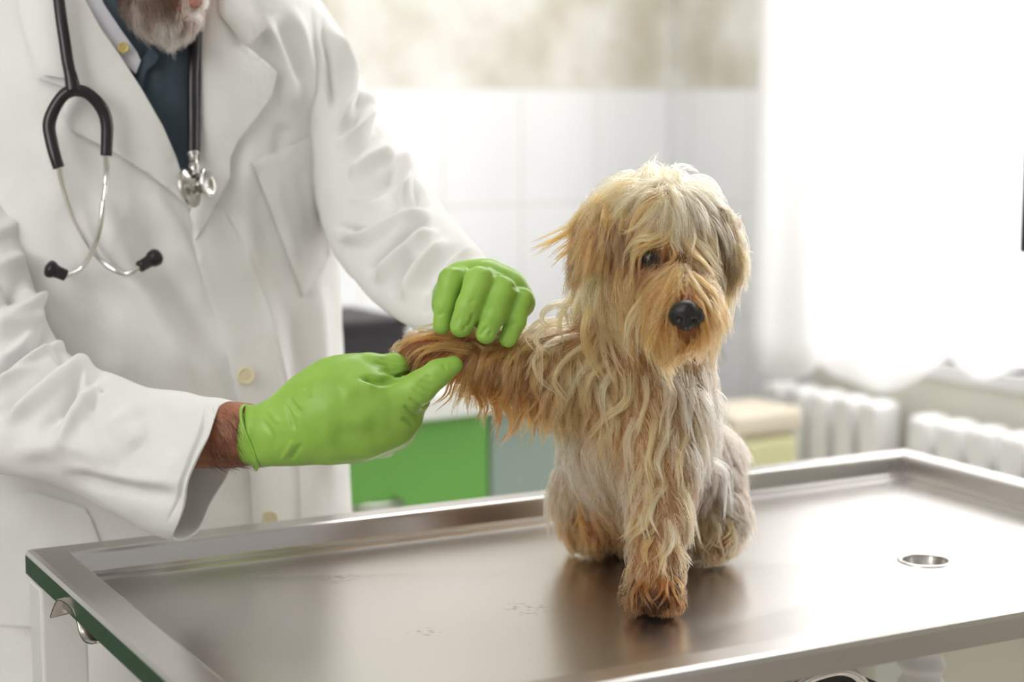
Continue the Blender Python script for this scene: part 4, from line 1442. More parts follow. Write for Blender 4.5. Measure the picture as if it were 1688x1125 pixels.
# soft fur colours by place on the coat: (px, py, colour, hair direction (px), length px, curl)
GUIDE = [
    # top of the head
    (1090, 275, (238, 224, 200), (-.3, -.9), 34, .6), (1045, 290, (238, 222, 196), (-.9, -.1), 50, .5), (1140, 290, (240, 228, 206), (.7, -.3), 46, .6),
    (1000, 320, (232, 208, 172), (-.95, .35), 62, .3), (1180, 330, (236, 224, 204), (.6, .7), 54, .6), (1060, 330, (232, 208, 172), (-.8, .55), 66, .4),
    (1110, 330, (236, 220, 194), (.1, .9), 60, .5), (1150, 370, (226, 206, 176), (.35, .9), 56, .6), (1205, 390, (230, 216, 194), (.35, .95), 50, .6),
    (960, 380, (214, 184, 144), (-.3, .95), 56, .3), (1060, 375, (216, 184, 138), (-.6, .8), 52, .4), (1120, 385, (214, 190, 154), (.1, 1), 46, .5),
    (1090, 410, (170, 130, 86), (-.3, .9), 34, .6), (1075, 428, (60, 40, 28), (-.3, .9), 16, .3), (1162, 432, (96, 68, 44), (.3, .9), 18, .3), (1130, 430, (176, 150, 116), (.1, .9), 34, .6), (1165, 430, (196, 166, 122), (.4, .9), 40, .5), (1195, 450, (214, 188, 150), (.3, 1), 52, .4),
    # cheeks and muzzle
    (985, 450, (226, 196, 152), (-.1, 1), 84, .4), (1020, 470, (216, 178, 128), (.05, 1), 90, .3), (1000, 530, (222, 190, 144), (-.05, 1), 88, .5), (950, 500, (226, 198, 156), (-.25, .97), 72, .5),
    (1085, 460, (196, 146, 98), (-.55, .8), 60, .3), (1120, 465, (190, 160, 122), (-.1, .9), 34, .4), (1150, 468, (200, 168, 124), (.55, .8), 48, .4), (1105, 495, (202, 152, 98), (-.6, .8), 68, .3),
    (1165, 505, (204, 154, 98), (.45, .9), 66, .3), (1085, 530, (210, 160, 106), (-.35, .95), 72, .3), (1060, 545, (212, 166, 112), (-.25, 1), 74, .4), (1140, 560, (196, 142, 90), (.1, 1), 40, .3), (1180, 530, (206, 160, 108), (.25, 1), 66, .3),
    (1120, 570, (206, 158, 106), (-.15, 1), 40, .4),
    # neck and chest
    (920, 500, (226, 212, 186), (-.6, .6), 66, 1.0), (935, 560, (218, 190, 150), (-.5, .85), 74, 1.1), (980, 590, (220, 182, 134), (-.2, 1), 76, .9), (1050, 610, (226, 190, 142), (.05, 1), 76, .9), (1110, 620, (232, 218, 192), (.15, 1), 72, .7), (1150, 620, (236, 226, 206), (.2, 1), 74, .7),
    (960, 660, (216, 178, 130), (-.3, 1), 78, 1.0), (1020, 680, (224, 186, 138), (-.1, 1), 82, .9), (1080, 690, (228, 196, 150), (.1, 1), 80, .9), (1140, 700, (236, 222, 196), (.1, 1), 72, .8),
    (940, 740, (230, 218, 198), (-.2, 1), 64, .7), (1000, 760, (230, 212, 182), (-.05, 1), 76, .8), (1050, 800, (232, 220, 198), (.0, 1), 62, .7),
    # supporting leg
    (1090, 770, (228, 196, 150), (.0, 1), 62, .9), (1120, 800, (226, 194, 150), (.15, 1), 58, .8), (1060, 850, (224, 188, 144), (-.15, 1), 50, 1.0), (1100, 870, (226, 192, 148), (.1, 1), 52, .9), (1085, 930, (222, 186, 140), (.0, 1), 44, .8),
    (1085, 962, (206, 158, 106), (.0, 1), 26, .5), (1060, 985, (112, 70, 40), (-.35, .9), 24, .6), (1085, 990, (96, 58, 34), (.0, 1), 22, .6), (1110, 985, (114, 72, 42), (.4, .9), 24, .6),
    # raised leg
    (690, 575, (196, 146, 100), (-.8, .35), 26, .4), (720, 565, (192, 142, 96), (-.85, .2), 32, .5), (760, 570, (186, 140, 94), (-.75, .3), 44, .5), (690, 600, (184, 134, 90), (-.4, .8), 26, .3), (740, 600, (178, 130, 84), (-.6, .6), 46, .4),
    (800, 580, (188, 146, 102), (-.5, .8), 62, .5), (800, 615, (164, 118, 72), (-.25, 1), 86, .6), (850, 590, (200, 162, 118), (-.35, .9), 70, .6), (850, 630, (170, 124, 78), (-.15, 1), 92, .6), (905, 590, (208, 174, 132), (-.3, .9), 74, .8), (910, 650, (196, 154, 108), (-.1, 1), 92, .7),
    # hind legs
    (950, 800, (232, 214, 190), (-.1, 1), 62, .5), (940, 860, (204, 152, 100), (-.2, 1), 46, .4), (985, 850, (196, 140, 92), (.05, 1), 50, .5), (985, 885, (184, 132, 84), (0, 1), 30, .3), (1010, 830, (222, 196, 166), (.05, 1), 56, .6),
    (1165, 740, (228, 226, 220), (.25, 1), 56, .6), (1185, 790, (168, 164, 160), (.3, 1), 56, .6), (1165, 800, (150, 146, 142), (.1, 1), 52, .7), (1205, 850, (226, 220, 208), (.4, .9), 50, .6), (1170, 860, (206, 188, 160), (.1, 1), 46, .7), (1190, 895, (206, 170, 122), (.1, 1), 30, .5), (1150, 880, (200, 172, 132), (-.1, 1), 40, .7),
    (1190, 660, (236, 234, 228), (.4, .9), 60, .7),
]
def fur_tone(c):
    c = np.asarray(c, float)
    l = np.clip((c.mean(-1, keepdims=True) - .12) / .4, 0, 1)
    return np.clip(c, .003, 1) ** 1.12 * (np.array([.95, .79, .66]) * (1 - l) + np.array([1.12, .815, .62]) * l)


GP = np.array([(g[0], g[1]) for g in GUIDE], float)
GC = np.array([lin(g[2]) for g in GUIDE])
GC = fur_tone(GC)
GD = np.array([g[3] for g in GUIDE], float)
GL = np.array([g[4] for g in GUIDE], float)
GK = np.array([g[5] for g in GUIDE], float)


def boost(c, sat=1.45, gam=1.18):
    c = np.asarray(c, float)
    return fur_tone(c)


def field(px):
    d2 = ((px[:, None, :] - GP[None]) ** 2).sum(2)
    wt = 1 / (d2 + 120.0) ** 1.8
    wt /= wt.sum(1, keepdims=True)
    return wt @ GC, wt @ GD, wt @ GL, wt @ GK


def sample_surface(V, Q, n):
    Q = np.asarray(Q)
    T3 = np.concatenate([Q[:, [0, 1, 2]], Q[:, [0, 2, 3]]]) if Q.shape[1] == 4 else Q
    a, b, c = V[T3[:, 0]], V[T3[:, 1]], V[T3[:, 2]]
    ar = np.linalg.norm(np.cross(b - a, c - a), axis=1)
    i = RNG.choice(len(T3), n, p=ar / ar.sum())
    u, v = RNG.random(n), RNG.random(n)
    f = u + v > 1
    u[f], v[f] = 1 - u[f], 1 - v[f]
    nr = vert_normals(V, Q)
    p = a[i] + u[:, None] * (b[i] - a[i]) + v[:, None] * (c[i] - a[i])
    nn = nr[T3[i, 0]] * (1 - u - v)[:, None] + nr[T3[i, 1]] * u[:, None] + nr[T3[i, 2]] * v[:, None]
    nn /= np.linalg.norm(nn, axis=1, keepdims=True) + 1e-9
    return p, nn


def hair_material(name, rough=.34, root_dark=1.0):
    m = bpy.data.materials.new(name)
    m.use_nodes = True
    nt = m.node_tree
    nt.nodes.remove(nt.nodes['Principled BSDF'])
    h = nt.nodes.new('ShaderNodeBsdfHairPrincipled')
    h.parametrization = 'COLOR'
    at = nt.nodes.new('ShaderNodeAttribute'); at.attribute_name = 'hair_color'
    nt.links.new(at.outputs['Color'], h.inputs['Color'])
    h.inputs['Roughness'].default_value = rough
    h.inputs['Radial Roughness'].default_value = .45
    h.inputs['Random Roughness'].default_value = .2
    nt.links.new(h.outputs[0], nt.nodes['Material Output'].inputs['Surface'])
    return m


M['fur'] = hair_material('fur_strands')
M['beard'] = hair_material('beard_strands', .3)


def make_hair(name, P3, col, r0, r1, mt, parent):
    """P3 (n strands, k points, 3) in camera metres"""
    n, k = P3.shape[:2]
    hc = bpy.data.hair_curves.new(name)
    hc.add_curves([k] * n)
    off = np.zeros(3); p = parent
    while p is not None:
        off = off + np.array(p.location); p = p.parent
    pos = (W(P3.reshape(-1, 3)) - off).astype(np.float32)
    hc.attributes['position'].data.foreach_set('vector', pos.ravel())
    if 'radius' not in hc.attributes:
        hc.attributes.new('radius', 'FLOAT', 'POINT')
    t = np.linspace(0, 1, k)
    prof = r0 + (r1 - r0) * t ** 1.6
    rr = (prof[None, :] * (np.asarray(1.0) + RNG.normal(0, .15, n))[:, None]).astype(np.float32)
    hc.attributes['radius'].data.foreach_set('value', np.clip(rr, 2e-5, 1).ravel())
    a = hc.attributes.new('hair_color', 'FLOAT_COLOR', 'CURVE')
    c4 = np.concatenate([np.clip(col, .001, 1), np.ones((n, 1))], 1).astype(np.float32)
    a.data.foreach_set('color', c4.ravel())
    o = bpy.data.objects.new(name, hc)
    COL.objects.link(o)
    hc.materials.append(mt)
    o.parent = parent
    return o


def grow(p, nrm, dirc, length, curl, k=11, lift=.55, droop=.6, clump=40, clump_amt=.75, lenvar=.35, body=None, spread=.25):
    """strands from roots p along groomed directions; returns (n,k,3). dirc: camera-space unit-ish direction"""
    n = len(p)
    L0 = length * np.clip(RNG.normal(1, lenvar, n), .35, 1.7)
    # tangent part of the groom direction
    tang = dirc - (dirc * nrm).sum(1, keepdims=True) * nrm
    tang /= np.linalg.norm(tang, axis=1, keepdims=True) + 1e-6
    rnd = RNG.normal(0, spread, (n, 3))
    d0 = nrm * lift + tang + rnd
    d0 /= np.linalg.norm(d0, axis=1, keepdims=True)
    down = (np.array([0, 0, -1.0]) @ BASIS.T)
    Pt = np.zeros((n, k, 3)); Pt[:, 0] = p - nrm * .001
    d = d0.copy()
    step = (L0 / (k - 1))[:, None]
    ph = RNG.random(n) * 6.28
    # curls are shared by neighbouring strands: phase from low frequency noise
    ph = vnoise(p * 60, 21) * 6 + RNG.normal(0, .5, n)
    ax = np.cross(nrm, tang)
    fr = 1.15 + .8 * vnoise(p * 40, 22) + RNG.normal(0, .25, n)
    for i in range(1, k):
        t = i / (k - 1)
        cu = (curl * .30 * np.sin(ph + fr * t * 3.0))[:, None] * ax + (curl * .20 * np.cos(ph * 1.3 + fr * t * 3.6))[:, None] * nrm
        d = d + (droop * t * down * .35 + tang * .30 - nrm * .10 * t)
        d /= np.linalg.norm(d, axis=1, keepdims=True)
        dd = d + cu
        dd /= np.linalg.norm(dd, axis=1, keepdims=True)
        Pt[:, i] = Pt[:, i - 1] + dd * step
    if clump > 1:
        nc = max(1, n // clump)
        ci = RNG.choice(n, nc, replace=False)
        # nearest clump centre by grid hashing in blocks
        own = np.zeros(n, int)
        cpos = p[ci]
        for s in range(0, n, 4000):
            e = min(n, s + 4000)
            d2 = (p[s:e, None, :] - cpos[None]) ** 2
            own[s:e] = d2.sum(2).argmin(1)
        G = Pt[ci[own]]
        tt = np.linspace(0, 1, k) ** 1.1
        amt = clump_amt * np.clip(RNG.normal(1, .25, n), 0, 1.25)
        wgt = np.clip(tt[None, :] * amt[:, None], 0, .96)[..., None]
        # keep every strand's own length along the guide
        Pt = Pt * (1 - wgt) + (G + (p - cpos[own])[:, None, :] * .12) * wgt
    if body is not None:
        # push strands out of the skin
        flat = Pt[:, 1:].reshape(-1, 3)
        for idx in range(len(flat)):
            pass
    return Pt


dog = empty('dog', P(1070, 900, 1.80), 'small shaggy cream and tan terrier sitting on the steel table with one foreleg held up', 'dog')
dog.location = Vector((dog.location[0], dog.location[1], TRAY_Z))
# skin colour follows the fur patches, darkened to paint shade between the locks
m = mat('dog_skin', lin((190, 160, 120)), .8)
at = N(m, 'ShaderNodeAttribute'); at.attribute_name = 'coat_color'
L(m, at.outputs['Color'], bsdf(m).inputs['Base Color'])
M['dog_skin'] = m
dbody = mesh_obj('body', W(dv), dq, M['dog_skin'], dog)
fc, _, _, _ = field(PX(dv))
for ex_, ey_ in ((1073, 427), (1162, 430)):      # dark eyelid skin, with the eye recess's shade painted in
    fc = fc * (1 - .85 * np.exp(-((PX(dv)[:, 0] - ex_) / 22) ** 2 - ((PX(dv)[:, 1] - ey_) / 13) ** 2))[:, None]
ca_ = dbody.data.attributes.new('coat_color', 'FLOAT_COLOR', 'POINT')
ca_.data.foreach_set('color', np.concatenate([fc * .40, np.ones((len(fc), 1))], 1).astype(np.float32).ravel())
dog_bvh = bvh_of(dv, dq)


def groom(p, nrm):
    px = PX(p)
    col, dr, ln, cu = field(px)
    d3 = np.stack([dr[:, 0], dr[:, 1], np.zeros(len(p))], 1)
    # on the flanks and back the hair just falls
    return col, d3, ln * 1.72 / F, cu


def strand_colour(col, p, amt=.16):
    n = len(p)
    v = 1 + amt * vnoise(p * 90, 31) + RNG.normal(0, .12, n)
    warm = RNG.normal(0, .05, n) + .06 * vnoise(p * 50, 33)
    out = col * v[:, None] * np.stack([1 + warm * .3, np.ones(n), 1 - warm], 1)
    return np.clip(out, .004, .97)



def lock_strands(G, rootw, tipw, n, jitter=.12, frizz=.0):
    """G (m,k,3) guide curves -> (m*n,k,3) strands; widths in metres (scalars or (m,))"""
    m, k = G.shape[:2]
    t = np.linspace(0, 1, k)
    rootw = np.broadcast_to(rootw, (m,)); tipw = np.broadcast_to(tipw, (m,))
    # profile: fairly open at the root, gathered towards the tip
    off = RNG.normal(0, 1, (m, n, 3))
    off[..., 2] *= .55
    off /= np.maximum(1, np.linalg.norm(off, axis=2, keepdims=True) / 1.3)
    wd = rootw[:, None] * (1 - t)[None] ** .9 + tipw[:, None] * t[None]
    cut = np.clip(RNG.normal(.93, .10, (m, n)), .5, 1.08)
    S = np.zeros((m, n, k, 3))
    q = t[None, None, :] * cut[..., None] * (k - 1)
    i0 = np.clip(np.floor(q).astype(int), 0, k - 2); f = (q - i0)[..., None]
    mi = np.arange(m)[:, None, None]
    S = G[mi, i0] * (1 - f) + G[mi, i0 + 1] * f
    S = S + off[:, :, None, :] * wd[:, None, :, None]
    wob = RNG.normal(0, 1, (m, n, 3)); ph = RNG.random((m, n)) * 6.28
    S = S + (wob[:, :, None, :] * (jitter * rootw)[:, None, None, None]) * (np.sin(ph[..., None] + t * 5.0) * t)[..., None]
    return S.reshape(m * n, k, 3)


def clamp_tray(Pt):
    pw = W(Pt.reshape(-1, 3)); pw[:, 2] = np.maximum(pw[:, 2], TRAY_Z + .0006)
    return toC(pw).reshape(Pt.shape)


def in_face_gap(px, nz):
    g = (np.hypot((px[:, 0] - 1133) / 25, (px[:, 1] - 524) / 25) < 1) & (nz < -.1)
    g |= (((px[:, 0] - 1073) / 22) ** 2 + ((px[:, 1] - 427) / 12) ** 2 < 1) & (nz < 0)
    return g


# undercoat
p, nn = sample_surface(dv, dq, 62000)
px = PX(p)
skip = in_face_gap(px, nn[:, 2]) | (W(p)[:, 2] < TRAY_Z + .004)
p, nn = p[~skip], nn[~skip]
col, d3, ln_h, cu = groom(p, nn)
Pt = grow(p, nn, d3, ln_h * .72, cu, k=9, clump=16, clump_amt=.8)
make_hair('undercoat', clamp_tray(Pt), strand_colour(col * .58, p), .00018, .00007, M['fur'], dog)  # undercoat colour darkened so the gaps between locks look shaded

# locks: wavy tufts of outer coat
def random_locks(V, Q, count, n, colfn, lmul=1.0, curlmul=1.0, lift=.6, roots=None):
    p, nn = roots if roots is not None else sample_surface(V, Q, count)
    px = PX(p)
    skip = in_face_gap(px, nn[:, 2]) | (W(p)[:, 2] < TRAY_Z + .006)
    p, nn = p[~skip], nn[~skip]
    col, d3, ln_h, cu = colfn(p, nn)
    G = grow(p, nn, d3, ln_h * lmul, cu * curlmul, k=14, clump=1, lift=lift, lenvar=.32, spread=.42, droop=.7)
    S = lock_strands(G, .0042 * np.clip(RNG.normal(1, .3, len(G)), .5, 1.8), .0012 * np.clip(RNG.normal(1, .4, len(G)), .3, 2), n, .42)
    lc = strand_colour(col, p, .14) * (1 + RNG.normal(0, .10, (len(p), 1)))
    sc_ = np.repeat(lc, n, 0) * (1 + RNG.normal(0, .17, (len(p) * n, 1)))
    return S, np.clip(sc_, .004, .97)


S, c_ = random_locks(dv, dq, 2800, 20, groom, .85, 1.15)
make_hair('outer_coat', clamp_tray(S), c_, .00025, .00008, M['fur'], dog)

pc_, nc_ = sample_surface(dv, dq, 26000)
kc_ = (PX(pc_)[:, 1] < 350) & (pc_[:, 2] < 1.80)
pc_, nc_ = pc_[kc_][:420], nc_[kc_][:420]
S, c_ = random_locks(dv, dq, 0, 22, groom, 1.05, .9, 1.0, roots=(pc_, nc_))
make_hair('crown_fluff', S, c_, .00022, .00006, M['fur'], dog)

# ears
EARS = []


def ear_groom(side):
    def f(p, nrm):
        px = PX(p)
        if side < 0:
            u = np.clip((px[:, 0] - 905) / 120, 0, 1)
            dr = np.stack([-.85 + .95 * u, .55 + .5 * u, -.12 * np.ones(len(p))], 1)
            a, b, c3 = boost(lin((204, 156, 108))), boost(lin((140, 120, 98))), boost(lin((216, 186, 146)))
            r = vnoise(np.stack([px[:, 0] / 13, px[:, 1] / 60, 0 * px[:, 0]], 1), 41)
            top = np.clip((372 - px[:, 1]) / 40, 0, 1)[:, None]
            col = np.where((r > .12)[:, None], a, b) * (1 - top) + c3 * top
            ln_ = (58 - 10 * u) * 1.7 / F
        else:
            dr = np.stack([.28 * np.ones(len(p)), .95 * np.ones(len(p)), -.05 * np.ones(len(p))], 1)
            col = np.where((vnoise(np.stack([px[:, 0] / 8, px[:, 1] / 50, 0 * px[:, 0]], 1), 42) > 0)[:, None], boost(lin((160, 148, 128))), boost(lin((206, 176, 134))))
            ln_ = np.full(len(p), 46 * 1.7 / F)
        return col, dr, ln_, np.full(len(p), .22)
    return f


for side, args in ((-1, ((978, 326), (1034, 352), (955, 440), (1.712, 1.676), 1.678)), (1, ((1188, 342), (1212, 360), (1210, 448), (1.680, 1.705), 1.690))):
    ev, eq = ear_solid(args[0], args[1], args[2], args[3], args[4], 'ear')
    eq, en = orient_out(ev, eq)
    EARS.append((ev, eq))
    eo = mesh_obj('ear', W(ev), eq, M['dog_skin'], dog)
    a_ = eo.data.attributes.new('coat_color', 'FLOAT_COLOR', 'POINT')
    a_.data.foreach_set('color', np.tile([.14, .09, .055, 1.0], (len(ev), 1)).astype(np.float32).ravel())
    S, c_ = random_locks(ev, eq, 210 if side < 0 else 120, 34, ear_groom(side), 1.0, 1.0, .30)
    make_hair('ear_fur', S, c_, .00022, .00007, M['fur'], eo)

# nose, eyes
M['dog_nose'] = mat('moist_black_nose', (.010, .008, .008), .38)
L(M['dog_nose'], noise_bump(M['dog_nose'], 900, .5, .0006, 2), bsdf(M['dog_nose']).inputs['Normal'])
nv, nq = sdf_mesh([(pxchain([(1118, 517, 1.584, 15), (1148, 520, 1.586, 14)]), .008), (pxchain([(1132, 512, 1.580, 17), (1132, 530, 1.584, 14)]), .008),
                   (pxchain([(1112, 525, 1.590, 10), (1116, 532, 1.594, 8)]), .006), (pxchain([(1152, 527, 1.592, 9), (1149, 534, 1.596, 7)]), .006), (pxchain([(1132, 538, 1.594, 9), (1133, 548, 1.604, 6)]), .006),
                   (pxchain([(1130, 522, 1.61, 22), (1128, 520, 1.65, 30)]), .01)], .0009, .008, 1.0, .006, 3)
npx = PX(nv)
nnrm = vert_normals(nv, nq)
for cx, cy in ((1118, 528), (1146, 530)):
    w_ = np.exp(-(((npx[:, 0] - cx) / 5.5) ** 2 + ((npx[:, 1] - cy) / 4.0) ** 2)) * (nnrm[:, 2] < 0)
    nv = nv - nnrm * (w_ * .0035)[:, None]
w_ = np.exp(-((npx[:, 0] - 1132) / 1.6) ** 2) * np.clip((npx[:, 1] - 520) / 10, 0, 1) * (nnrm[:, 2] < 0)
nv = nv - nnrm * (w_ * .0012)[:, None]
mesh_obj('nose', W(nv), nq, M['dog_nose'], dog)
M['dog_eye'] = mat('dark_brown_eye', (.010, .005, .003), .22)
for ex_, ey, lf_ in ((1074, 427, -.0088), (1162, 430, -.0115)):
    hp = hit(dog_bvh, ex_, ey, lf_)
    V, Fc = [], []
    for i in range(13):
        for j in range(20):
            a, b = math.pi * i / 12, 2 * math.pi * j / 20
            V.append(hp + .0095 * np.array([math.sin(a) * math.cos(b), math.cos(a), math.sin(a) * math.sin(b)]))
    for i in range(12):
        for j in range(20):
            Fc.append((i * 20 + j, i * 20 + (j + 1) % 20, (i + 1) * 20 + (j + 1) % 20, (i + 1) * 20 + j))
    fix_normals(mesh_obj('eye', W(np.array(V)), Fc, M['dog_eye'], dog))

